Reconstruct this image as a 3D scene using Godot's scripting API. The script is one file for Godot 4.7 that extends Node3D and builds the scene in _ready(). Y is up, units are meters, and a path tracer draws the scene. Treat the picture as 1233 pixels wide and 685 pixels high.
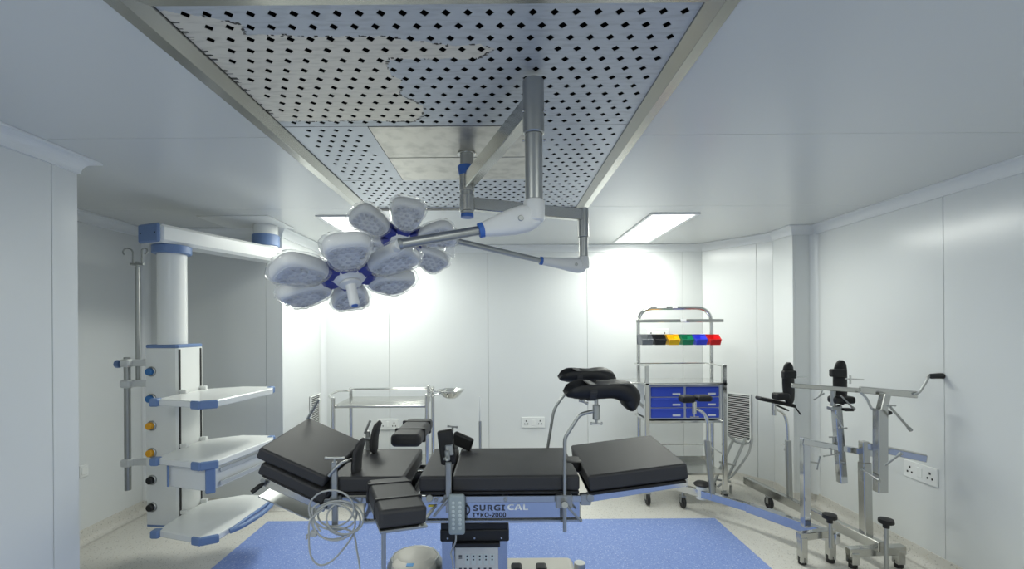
extends Node3D
# Operating theatre. World: metres, y up, the camera stands at (0, 1.75, 0) and looks along -z.

const F := 550.0
const CX := 602.0
const CY := 395.0
const EYE := 1.75
const ROLL := 0.007
const CEIL := 2.73

var M := {}
var rng := RandomNumberGenerator.new()
var taken := {}

# ---------------------------------------------------------------- mesh builder
class MB:
	var v := PackedVector3Array()
	var n := PackedVector3Array()
	var xf := Transform3D.IDENTITY
	func t3(a: Vector3, b: Vector3, c: Vector3, na: Vector3, nb: Vector3, nc: Vector3) -> void:
		a = xf * a; b = xf * b; c = xf * c
		na = (xf.basis * na).normalized(); nb = (xf.basis * nb).normalized(); nc = (xf.basis * nc).normalized()
		var g := (b - a).cross(c - a)
		if g.length_squared() < 1e-16:
			return
		if g.dot(na + nb + nc) > 0.0:
			v.append_array([a, c, b]); n.append_array([na, nc, nb])
		else:
			v.append_array([a, b, c]); n.append_array([na, nb, nc])
	func tri(a: Vector3, b: Vector3, c: Vector3, hint: Vector3) -> void:
		var g := (b - a).cross(c - a).normalized()
		if g.dot(hint) < 0.0:
			g = -g
		t3(a, b, c, g, g, g)
	func quad(a: Vector3, b: Vector3, c: Vector3, d: Vector3, hint: Vector3) -> void:
		tri(a, b, c, hint); tri(a, c, d, hint)
	func box(c: Vector3, s: Vector3, bev := 0.003) -> void:
		var h := s * 0.5
		bev = min(bev, min(h.x, min(h.y, h.z)) * 0.9)
		var P := func(sx: float, sy: float, sz: float, ax: int) -> Vector3:
			var q := Vector3(sx * h.x, sy * h.y, sz * h.z)
			for k in 3:
				if k != ax:
					q[k] -= sign(q[k]) * bev
			return c + q
		for ax in 3:
			for s1 in [-1.0, 1.0]:
				var q: Array = []
				for uv in [[-1.0, -1.0], [1.0, -1.0], [1.0, 1.0], [-1.0, 1.0]]:
					var w := Vector3.ZERO
					w[ax] = s1; w[(ax + 1) % 3] = uv[0]; w[(ax + 2) % 3] = uv[1]
					q.append(P.call(w.x, w.y, w.z, ax))
				var hn := Vector3.ZERO
				hn[ax] = s1
				quad(q[0], q[1], q[2], q[3], hn)
		if bev <= 0.0:
			return
		for ax in 3:
			var b1 := (ax + 1) % 3
			var b2 := (ax + 2) % 3
			for s1 in [-1.0, 1.0]:
				for s2 in [-1.0, 1.0]:
					var w0 := Vector3.ZERO
					w0[b1] = s1; w0[b2] = s2; w0[ax] = -1.0
					var w1 := w0
					w1[ax] = 1.0
					var hn := Vector3.ZERO
					hn[b1] = s1; hn[b2] = s2
					quad(P.call(w0.x, w0.y, w0.z, b1), P.call(w1.x, w1.y, w1.z, b1), P.call(w1.x, w1.y, w1.z, b2), P.call(w0.x, w0.y, w0.z, b2), hn)
		for sx in [-1.0, 1.0]:
			for sy in [-1.0, 1.0]:
				for sz in [-1.0, 1.0]:
					tri(P.call(sx, sy, sz, 0), P.call(sx, sy, sz, 1), P.call(sx, sy, sz, 2), Vector3(sx, sy, sz))
	func bar(a: Vector3, b: Vector3, w: float, h: float, bev := 0.003, up := Vector3.UP) -> void:
		var z := (b - a).normalized()
		if abs(z.dot(up)) > 0.97:
			up = Vector3.BACK if abs(z.dot(Vector3.BACK)) < 0.9 else Vector3.RIGHT
		var x := up.cross(z).normalized()
		var y := z.cross(x)
		var old := xf
		xf = old * Transform3D(Basis(x, y, z), (a + b) * 0.5)
		box(Vector3.ZERO, Vector3(w, h, a.distance_to(b)), bev)
		xf = old
	func rbox(c: Vector3, s: Vector3, r: float, seg := 3) -> void:
		var h := s * 0.5
		r = min(r, min(h.x, min(h.y, h.z)) * 0.98)
		var co: Array = []
		for ax in 3:
			var l: Array = []
			for i in seg + 1:
				l.append(-h[ax] + r * (1.0 - cos(PI / 2 * i / seg)) if false else -h[ax] + r * float(i) / seg)
			for i in seg + 1:
				l.append(h[ax] - r * float(seg - i) / seg)
			co.append(l)
		var inner := h - Vector3(r, r, r)
		for ax in 3:
			var b1 := (ax + 1) % 3
			var b2 := (ax + 2) % 3
			for s1 in [-1.0, 1.0]:
				var pts: Array = []
				var nor: Array = []
				for i in co[b1].size():
					var rp: Array = []
					var rn: Array = []
					for j in co[b2].size():
						var p := Vector3.ZERO
						p[ax] = s1 * h[ax]; p[b1] = co[b1][i]; p[b2] = co[b2][j]
						var q := p.clamp(-inner, inner)
						var nn := (p - q).normalized()
						rp.append(c + q + nn * r); rn.append(nn)
					pts.append(rp); nor.append(rn)
				for i in co[b1].size() - 1:
					for j in co[b2].size() - 1:
						t3(pts[i][j], pts[i + 1][j], pts[i + 1][j + 1], nor[i][j], nor[i + 1][j], nor[i + 1][j + 1])
						t3(pts[i][j], pts[i + 1][j + 1], pts[i][j + 1], nor[i][j], nor[i + 1][j + 1], nor[i][j + 1])
	func loft(rings: Array, cap0 := true, cap1 := true, hint := Vector3.ZERO) -> void:
		var m: int = rings[0].size()
		var k := rings.size()
		var cen: Array = []
		for r in rings:
			var s := Vector3.ZERO
			for p in r:
				s += p
			cen.append(s / m)
		var nor: Array = []
		for i in k:
			var row: Array = []
			for j in m:
				var du: Vector3 = rings[i][(j + 1) % m] - rings[i][(j + m - 1) % m]
				var dv: Vector3 = rings[min(i + 1, k - 1)][j] - rings[max(i - 1, 0)][j]
				var nn := du.cross(dv).normalized()
				var outw: Vector3 = rings[i][j] - cen[i]
				if outw.length() < 1e-6:
					outw = rings[i][j] - cen[clampi(i + (1 if i == 0 else -1), 0, k - 1)]
				if nn.dot(outw) < 0.0:
					nn = -nn
				row.append(nn)
			nor.append(row)
		for i in k - 1:
			for j in m:
				var j2 := (j + 1) % m
				t3(rings[i][j], rings[i + 1][j], rings[i + 1][j2], nor[i][j], nor[i + 1][j], nor[i + 1][j2])
				t3(rings[i][j], rings[i + 1][j2], rings[i][j2], nor[i][j], nor[i + 1][j2], nor[i][j2])
		if cap0:
			for j in m:
				tri(cen[0], rings[0][j], rings[0][(j + 1) % m], cen[0] - cen[1])
		if cap1:
			for j in m:
				tri(cen[k - 1], rings[k - 1][j], rings[k - 1][(j + 1) % m], cen[k - 1] - cen[k - 2])
	func tube(pts: Array, r, sides := 12, caps := true) -> void:
		var rings: Array = []
		var t: Vector3 = ((pts[1] as Vector3) - pts[0]).normalized()
		var u: Vector3 = t.cross(Vector3.UP)
		if u.length() < 0.05:
			u = t.cross(Vector3.RIGHT)
		u = u.normalized()
		for i in pts.size():
			var a: Vector3 = pts[max(i - 1, 0)]
			var b: Vector3 = pts[min(i + 1, pts.size() - 1)]
			t = (b - a).normalized()
			u = (u - t * u.dot(t)).normalized()
			var w: Vector3 = t.cross(u)
			var rr: float = r[i] if r is Array else r
			var ring := PackedVector3Array()
			for j in sides:
				var an := TAU * j / sides
				ring.append(pts[i] + (u * cos(an) + w * sin(an)) * rr)
			rings.append(ring)
		loft(rings, caps, caps)
	func cyl(a: Vector3, b: Vector3, r: float, sides := 16, bev := 0.002) -> void:
		# a cylinder with small chamfered ends, hard edges
		var ax := (b - a).normalized()
		lathe([Vector2(0, 0), Vector2(r - bev, 0), Vector2(r, bev), Vector2(r, a.distance_to(b) - bev), Vector2(r - bev, a.distance_to(b)), Vector2(0, a.distance_to(b))], a, ax, sides)
	func lathe(prof: Array, at: Vector3, axis := Vector3.UP, sides := 24) -> void:
		var u := axis.cross(Vector3.RIGHT)
		if u.length() < 0.2:
			u = axis.cross(Vector3.BACK)
		u = u.normalized()
		var w := axis.cross(u)
		var sn: Array = []
		for i in prof.size() - 1:
			var d: Vector2 = prof[i + 1] - prof[i]
			sn.append(Vector2(d.y, -d.x).normalized())
		for i in prof.size() - 1:
			var n0: Vector2 = sn[i]
			var n1: Vector2 = sn[i]
			if i > 0 and sn[i - 1].dot(sn[i]) > 0.75:
				n0 = (sn[i - 1] + sn[i]).normalized()
			if i < sn.size() - 1 and sn[i + 1].dot(sn[i]) > 0.75:
				n1 = (sn[i + 1] + sn[i]).normalized()
			for j in sides:
				var c0 := u * cos(TAU * j / sides) + w * sin(TAU * j / sides)
				var c1 := u * cos(TAU * (j + 1) / sides) + w * sin(TAU * (j + 1) / sides)
				var p0: Vector2 = prof[i]
				var p1: Vector2 = prof[i + 1]
				var a := at + c0 * p0.x + axis * p0.y
				var b := at + c1 * p0.x + axis * p0.y
				var c := at + c1 * p1.x + axis * p1.y
				var d := at + c0 * p1.x + axis * p1.y
				t3(a, b, c, c0 * n0.x + axis * n0.y, c1 * n0.x + axis * n0.y, c1 * n1.x + axis * n1.y)
				t3(a, c, d, c0 * n0.x + axis * n0.y, c1 * n1.x + axis * n1.y, c0 * n1.x + axis * n1.y)
	func prism(poly: PackedVector2Array, h0: float, h1: float, bev := 0.0) -> void:
		# polygon in local x, z; extruded along local y
		if Geometry2D.is_polygon_clockwise(poly):
			poly = poly.duplicate(); poly.reverse()
		var m := poly.size()
		var ins := PackedVector2Array()
		for i in m:
			var e0 := (poly[i] - poly[(i + m - 1) % m]).normalized()
			var e1 := (poly[(i + 1) % m] - poly[i]).normalized()
			var bi := (Vector2(-e0.y, e0.x) + Vector2(-e1.y, e1.x)).normalized()
			var k: float = max(0.4, bi.dot(Vector2(-e1.y, e1.x)))
			ins.append(poly[i] + bi * bev / k)
		var at := func(q: Vector2, h: float) -> Vector3: return Vector3(q.x, h, q.y)
		var hs := [h0, h0 + bev, h1 - bev, h1]
		var lays := [ins, poly, poly, ins]
		for k in 3:
			if k != 1 and bev <= 0.0:
				continue
			for i in m:
				var j := (i + 1) % m
				var e := (poly[j] - poly[i]).normalized()
				quad(at.call(lays[k][i], hs[k]), at.call(lays[k][j], hs[k]), at.call(lays[k + 1][j], hs[k + 1]), at.call(lays[k + 1][i], hs[k + 1]), Vector3(e.y, 0, -e.x))
		var id := Geometry2D.triangulate_polygon(ins)
		for k in range(0, id.size(), 3):
			tri(at.call(ins[id[k]], h0), at.call(ins[id[k + 1]], h0), at.call(ins[id[k + 2]], h0), Vector3.DOWN)
			tri(at.call(ins[id[k]], h1), at.call(ins[id[k + 1]], h1), at.call(ins[id[k + 2]], h1), Vector3.UP)
	func mesh(uv_rect := Rect2()) -> ArrayMesh:
		var a := []
		a.resize(Mesh.ARRAY_MAX)
		a[Mesh.ARRAY_VERTEX] = v
		a[Mesh.ARRAY_NORMAL] = n
		if uv_rect.size.x > 0.0:
			var uv := PackedVector2Array()
			for p in v:
				uv.append(Vector2((p.x - uv_rect.position.x) / uv_rect.size.x, (p.z - uv_rect.position.y) / uv_rect.size.y))
			a[Mesh.ARRAY_TEX_UV] = uv
		var m := ArrayMesh.new()
		m.add_surface_from_arrays(Mesh.PRIMITIVE_TRIANGLES, a)
		return m

# ---------------------------------------------------------------- scene helpers
func P(px: float, py: float, d: float) -> Vector3:
	# the point of the room at depth d that lies on a given line of sight
	var u := px - CX
	var w := py - CY
	return Vector3((u - ROLL * w) * d / F, EYE - (w + ROLL * u) * d / F, -d)

func numbered(called: String) -> String:
	if not taken.has(called):
		taken[called] = 0
		return called
	taken[called] += 1
	return "%s_%03d" % [called, taken[called]]

func thing(called: String, label: String, category: String, at := Vector3.ZERO, group := "") -> Node3D:
	var o := Node3D.new()
	o.name = numbered(called)
	add_child(o, true)
	o.position = at
	tag(o, label, category, group)
	return o

func tag(o: Node, label: String, category: String, group := "") -> void:
	o.set_meta("label", label)
	o.set_meta("category", category)
	if group:
		o.set_meta("group", group)

func put(called: String, mesh: Mesh, mat: Material, parent: Node, xf := Transform3D.IDENTITY) -> MeshInstance3D:
	# xf and the mesh are in world axes when the parent is a thing; the thing's own place is taken off
	var o := MeshInstance3D.new()
	o.mesh = mesh
	o.material_override = mat
	o.name = numbered(called) if parent == self else called
	parent.add_child(o, true)
	if parent != self and parent.get_parent() == self and not (parent is MeshInstance3D):
		o.transform = Transform3D(Basis.IDENTITY, -(parent as Node3D).position) * xf
	else:
		o.transform = xf
	return o

func part(called: String, mb: MB, mat: Material, parent: Node) -> MeshInstance3D:
	return put(called, mb.mesh(), mat, parent)

func structure(called: String, mb: MB, mat: Material) -> MeshInstance3D:
	var o := put(called, mb.mesh(), mat, self)
	o.set_meta("kind", "structure")
	return o

func bezier(pts: Array, steps := 8) -> Array:
	# smooth curve through the points (Catmull-Rom)
	var out: Array = []
	for i in pts.size() - 1:
		var a: Vector3 = pts[max(i - 1, 0)]
		var b: Vector3 = pts[i]
		var c: Vector3 = pts[i + 1]
		var d: Vector3 = pts[min(i + 2, pts.size() - 1)]
		for k in steps:
			out.append(b.cubic_interpolate(c, a, d, float(k) / steps))
	out.append(pts[-1])
	return out

func bend(pts: Array, r := 0.03, steps := 5) -> Array:
	# polyline with rounded corners
	var out: Array = [pts[0]]
	for i in range(1, pts.size() - 1):
		var p: Vector3 = pts[i]
		var a: Vector3 = p + (pts[i - 1] - p).limit_length(r)
		var b: Vector3 = p + (pts[i + 1] - p).limit_length(r)
		for k in steps + 1:
			var t := float(k) / steps
			out.append(a.lerp(p, t).lerp(p.lerp(b, t), t))
	out.append(pts[-1])
	return out

# ---------------------------------------------------------------- materials
func mat(called: String, c: Color, rough: float, metal := 0.0, spec := 0.5) -> StandardMaterial3D:
	var m := StandardMaterial3D.new()
	m.resource_name = called
	m.albedo_color = c
	m.roughness = rough
	m.metallic = metal
	m.metallic_specular = spec
	M[called] = m
	return m

func speckle(base: Color, chips: Array, count: int, size: int, seed_: int) -> ImageTexture:
	var im := Image.create(size, size, false, Image.FORMAT_RGB8)
	im.fill(base)
	var g := RandomNumberGenerator.new()
	g.seed = seed_
	for k in count:
		var c: Color = chips[g.randi() % chips.size()]
		var x := g.randi() % size
		var y := g.randi() % size
		var w := 1 + g.randi() % 3
		var h := 1 + g.randi() % 3
		for i in w:
			for j in h:
				im.set_pixel((x + i) % size, (y + j) % size, c)
	return ImageTexture.create_from_image(im)

func noise_tex(freq: float, lo: float, hi: float, seed_: int, sx := 512, sy := 512) -> NoiseTexture2D:
	var fn := FastNoiseLite.new()
	fn.seed = seed_
	fn.frequency = freq
	fn.fractal_octaves = 4
	var t := NoiseTexture2D.new()
	t.width = sx; t.height = sy
	t.seamless = true
	t.noise = fn
	var r := Gradient.new()
	r.set_color(0, Color(lo, lo, lo)); r.set_color(1, Color(hi, hi, hi))
	t.color_ramp = r
	return t

func triplanar(m: StandardMaterial3D, s: Vector3) -> void:
	m.uv1_triplanar = true
	m.uv1_world_triplanar = true
	m.uv1_scale = s

func materials() -> void:
	mat("wall_paint", Color8(223, 226, 226), 0.22)
	mat("ceiling_paint", Color8(219, 221, 218), 0.26)
	mat("trim_pvc", Color8(228, 231, 232), 0.35)
	mat("joint", Color8(160, 163, 164), 0.7)
	var f := mat("vinyl", Color.WHITE, 0.42)
	f.albedo_texture = speckle(Color8(214, 212, 205), [Color8(190, 186, 178), Color8(176, 172, 165), Color8(228, 227, 222), Color8(203, 194, 178), Color8(160, 158, 154)], 5200, 512, 11)
	triplanar(f, Vector3(0.8, 0.8, 0.8))
	var b := mat("vinyl_blue", Color.WHITE, 0.45)
	b.albedo_texture = speckle(Color8(128, 152, 212), [Color8(152, 174, 224), Color8(180, 195, 230), Color8(108, 132, 200), Color8(138, 161, 217)], 17000, 512, 12)
	triplanar(b, Vector3(0.7, 0.7, 0.7))
	mat("chrome", Color8(214, 214, 212), 0.13, 1.0)
	mat("steel", Color8(196, 196, 192), 0.2, 1.0)
	mat("frame_steel", Color8(158, 158, 154), 0.24, 1.0)
	mat("steel_satin", Color8(176, 178, 177), 0.38, 1.0)
	mat("steel_mirror", Color8(205, 207, 210), 0.1, 1.0)
	mat("white_plastic", Color8(232, 234, 233), 0.32)
	mat("white_enamel", Color8(236, 238, 236), 0.25)
	mat("lamp_white", Color8(233, 234, 233), 0.35)
	mat("lens", Color8(224, 225, 225), 0.25)
	mat("led", Color8(200, 201, 206), 0.18)
	mat("lamp_blue", Color8(52, 62, 150), 0.35)
	mat("ring_blue", Color8(64, 110, 190), 0.4)
	mat("boom_blue", Color8(112, 138, 182), 0.42)
	mat("outlet_blue", Color8(58, 118, 180), 0.4)
	mat("outlet_yellow", Color8(236, 170, 40), 0.4)
	mat("outlet_black", Color8(30, 31, 34), 0.4)
	mat("slot_black", Color8(34, 35, 36), 0.6)
	mat("leather", Color8(56, 56, 58), 0.55, 0.0, 0.4)
	mat("black_rubber", Color8(24, 24, 26), 0.5)
	mat("black_foam", Color8(20, 20, 22), 0.55)
	mat("void", Color8(8, 8, 9), 0.9)
	mat("cable_grey", Color8(176, 178, 176), 0.45)
	mat("handset", Color8(158, 170, 174), 0.45)
	mat("handset_key", Color8(196, 206, 208), 0.4)
	mat("panel_grey", Color8(196, 199, 200), 0.35)
	mat("print_dark", Color8(58, 62, 74), 0.5)
	mat("print_light", Color8(240, 243, 246), 0.3)
	mat("print_black", Color8(28, 30, 38), 0.5)
	mat("drawer_blue", Color8(58, 88, 208), 0.35)
	mat("cabinet_grey", Color8(202, 206, 212), 0.4)
	mat("paper_white", Color8(236, 237, 238), 0.6)
	mat("base_beige", Color8(208, 205, 195), 0.5)
	mat("sticker_blue", Color8(88, 160, 222), 0.5)
	mat("sticker_yellow", Color8(226, 206, 60), 0.5)
	for a in [["bin_grey", Color8(120, 124, 130)], ["bin_black", Color8(34, 35, 38)], ["bin_yellow", Color8(240, 190, 20)], ["bin_green", Color8(22, 128, 92)], ["bin_blue", Color8(58, 70, 214)], ["bin_red", Color8(214, 30, 34)]]:
		mat(a[0], a[1], 0.35)
	var em := mat("led_panel", Color8(250, 250, 250), 0.5)
	em.emission_enabled = true
	em.emission = Color(1.0, 0.995, 0.98)
	em.emission_energy_multiplier = 1.6
	var film := mat("wrap_film", Color(0.95, 0.96, 0.98, 0.16), 0.12)
	film.transparency = BaseMaterial3D.TRANSPARENCY_ALPHA
	# perforated sheets: brushed steel under a bluish protective film, torn away in places
	var pf := mat("film_sheet", Color8(188, 193, 200), 0.42, 0.5)
	pf.roughness_texture = noise_tex(0.04, 0.8, 1.0, 8)
	triplanar(pf, Vector3(1.5, 1.5, 1.5))
	var ps := mat("torn_film_sheet", Color.WHITE, 0.42, 0.5)
	ps.albedo_texture = torn_film()
	var pl := mat("plate_steel", Color.WHITE, 0.34, 0.9)
	pl.albedo_texture = stained(Color8(196, 193, 186), 21)
	triplanar(pl, Vector3(1.2, 1.2, 1.2))

func stained(base: Color, seed_: int) -> ImageTexture:
	var n1 := FastNoiseLite.new()
	n1.seed = seed_; n1.frequency = 0.02; n1.fractal_octaves = 5
	var im := Image.create(256, 256, false, Image.FORMAT_RGB8)
	for y in 256:
		for x in 256:
			var k := n1.get_noise_2d(min(x, 256 - x) * 1.3, min(y, 256 - y) * 1.3)
			im.set_pixel(x, y, base.darkened(clampf(k * 0.16 + 0.02, 0.0, 0.15)))
	return ImageTexture.create_from_image(im)

const SHEET := Rect2(-1.034, -2.2, 1.654, 0.83)

func torn_film() -> ImageTexture:
	# outline of the bare patch, traced on the sheet (x, z in metres)
	var pts := [[190, 8], [247, 16], [293, 27], [297, 38], [340, 40], [400, 42], [460, 41], [540, 53], [580, 52], [598, 58], [575, 70], [540, 69], [467, 69], [468, 79], [475, 90], [485, 95], [483, 112], [500, 120], [512, 128], [510, 138], [500, 145], [430, 143], [380, 144], [335, 143], [325, 150]]
	var poly := PackedVector2Array()
	for p in pts:
		var d: float = (CEIL - EYE) * F / (CY - p[1])
		poly.append(Vector2((p[0] - CX) * d / F, -d))
	poly.append(Vector2(-1.2, -2.2)); poly.append(Vector2(-1.2, -1.3))
	var nz := FastNoiseLite.new()
	nz.seed = 5; nz.frequency = 0.03; nz.fractal_octaves = 4
	var W := 830
	var H := 416
	var im := Image.create(W, H, false, Image.FORMAT_RGB8)
	var film := Color8(188, 193, 200)
	var steel := Color8(214, 210, 202)
	for y in H:
		for x in W:
			var q := Vector2(SHEET.position.x + SHEET.size.x * x / W, SHEET.position.y + SHEET.size.y * y / H)
			var wob := Vector2(nz.get_noise_2d(x, y), nz.get_noise_2d(x + 900, y)) * 0.012
			im.set_pixel(x, y, (steel if Geometry2D.is_point_in_polygon(q + wob, poly) else film).darkened(clampf(nz.get_noise_2d(x * 0.5, y * 3.0) * 0.12, 0.0, 0.1)))
	# dark glue residue along the torn edge
	var g := RandomNumberGenerator.new()
	g.seed = 77
	for i in range(1, poly.size() - 3):
		var a := poly[i]
		var b := poly[i + 1]
		var steps := int(a.distance_to(b) / 0.004)
		for s in steps:
			if nz.get_noise_2d(i * 40 + s * 3.0, 300) < (0.02 if i >= 9 else 0.16):
				continue
			var q := a.lerp(b, float(s) / steps) + Vector2(g.randf_range(-0.004, 0.004), g.randf_range(-0.004, 0.004))
			var px := int((q.x - SHEET.position.x) / SHEET.size.x * W)
			var py := int((q.y - SHEET.position.y) / SHEET.size.y * H)
			im.fill_rect(Rect2i(px, py, g.randi_range(2, 6), g.randi_range(1, 4)).intersection(Rect2i(0, 0, W, H)), Color8(52, 50, 50))
	# and along the sheet's long edge beside the frame
	for k in 90:
		var py := 20 + int(pow(g.randf(), 0.8) * (H - 30))
		if nz.get_noise_2d(py * 2.0, 700) < 0.0:
			continue
		im.fill_rect(Rect2i(0, py, g.randi_range(3, 12), g.randi_range(1, 5)).intersection(Rect2i(0, 0, W, H)), Color8(48, 47, 48))
	return ImageTexture.create_from_image(im)

# ---------------------------------------------------------------- main
func _ready() -> void:
	rng.seed = 4
	camera_and_light()
	materials()
	room()
	ceiling_lights()
	laminar_ceiling()
	surgical_lamps()
	pendant()
	operating_table()
	table_accessories()
	traction_frames()
	drug_trolley()
	back_furniture()
	wall_fittings()

func camera_and_light() -> void:
	var cam := Camera3D.new()
	cam.name = "camera"
	cam.projection = Camera3D.PROJECTION_FRUSTUM
	cam.near = 0.05
	cam.far = 60.0
	cam.size = 0.05 * 685.0 / F
	cam.frustum_offset = Vector2(616.5 - CX, CY - 342.5) / F * 0.05
	cam.position = Vector3(0, EYE, 0)
	cam.rotation.z = -ROLL
	add_child(cam)
	cam.current = true
	var we := WorldEnvironment.new()
	we.name = "environment"
	var e := Environment.new()
	e.background_mode = Environment.BG_COLOR
	e.background_color = Color(0.02, 0.02, 0.02)
	e.tonemap_mode = Environment.TONE_MAPPER_LINEAR
	e.tonemap_exposure = 1.18
	e.sdfgi_enabled = true
	e.ssao_enabled = true
	e.ssil_enabled = true
	we.environment = e
	add_child(we)

const LED_ENERGY := 3.0
func ceiling_lights() -> void:
	# four recessed panels: two over the back of the room, two over its front
	var spots := [[1.52, 4.6, "white rectangular ceiling light over the drawer trolley"], [-1.37, 4.6, "white rectangular ceiling light behind the surgical lamp petals"], [1.52, -0.4, "white rectangular ceiling light at the front, on the traction frames' side"], [-1.37, -0.4, "white rectangular ceiling light at the front, on the pendant's side"]]
	for s in spots:
		var at := Vector3(s[0], CEIL - 0.004, -s[1])
		var t := thing("ceiling_light", s[2], "ceiling light", at, "recessed ceiling lights")
		var fr := MB.new()
		for k in [-1.0, 1.0]:
			fr.box(at + Vector3(k * 0.2, 0, 0), Vector3(0.03, 0.012, 1.34))
			fr.box(at + Vector3(0, 0, k * 0.655), Vector3(0.37, 0.012, 0.03))
		part("frame", fr, M.white_plastic, t)
		var df := MB.new()
		df.box(at + Vector3(0, 0.001, 0), Vector3(0.37, 0.006, 1.28), 0.001)
		part("diffuser", df, M.led_panel, t)
		var l := AreaLight3D.new()
		l.name = "panel_light"
		l.area_size = Vector2(0.35, 1.26)
		l.light_energy = LED_ENERGY * (1.04 if s[1] > 0.0 else 0.9)
		l.light_color = Color(0.985, 1.0, 0.962)
		l.shadow_enabled = true
		l.set("area_range", 15.0)
		l.rotation.x = -PI / 2
		t.add_child(l)
		l.position = Vector3(0, -0.012, 0)

# ---------------------------------------------------------------- the room
const PLAN := [Vector2(-2.4, -2.2), Vector2(-2.4, 2.6), Vector2(-3.45, 2.6), Vector2(-3.45, 4.45), Vector2(-2.12, 4.45), Vector2(-2.12, 5.44), Vector2(2.41, 5.44), Vector2(2.88, 4.81), Vector2(2.88, 4.49), Vector2(3.1, 4.49), Vector2(3.1, -2.2)]

func inward(i: int) -> Vector2:
	var m := PLAN.size()
	var t: Vector2 = (PLAN[(i + 1) % m] - PLAN[i]).normalized()
	return Vector2(t.y, -t.x)

func offset_corner(i: int, o: float) -> Vector2:
	var m := PLAN.size()
	var a := inward((i + m - 1) % m)
	var b := inward(i)
	var bi := (a + b).normalized()
	return PLAN[i] + bi * o / max(0.35, bi.dot(b))

func strip(i: int, prof: Array) -> MB:
	# a moulding along wall i; profile of (distance from wall, height), mitred at both corners
	var mb := MB.new()
	var m := PLAN.size()
	for k in prof.size() - 1:
		var q: Array = []
		for e in [[i, k], [i, k + 1], [(i + 1) % m, k + 1], [(i + 1) % m, k]]:
			var c := offset_corner(e[0], prof[e[1]].x)
			q.append(Vector3(c.x, prof[e[1]].y, -c.y))
		var nin := inward(i)
		mb.quad(q[0], q[1], q[2], q[3], Vector3(nin.x, 0.3 if prof[0].y < 1.0 else -0.3, -nin.y))
	return mb

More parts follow.
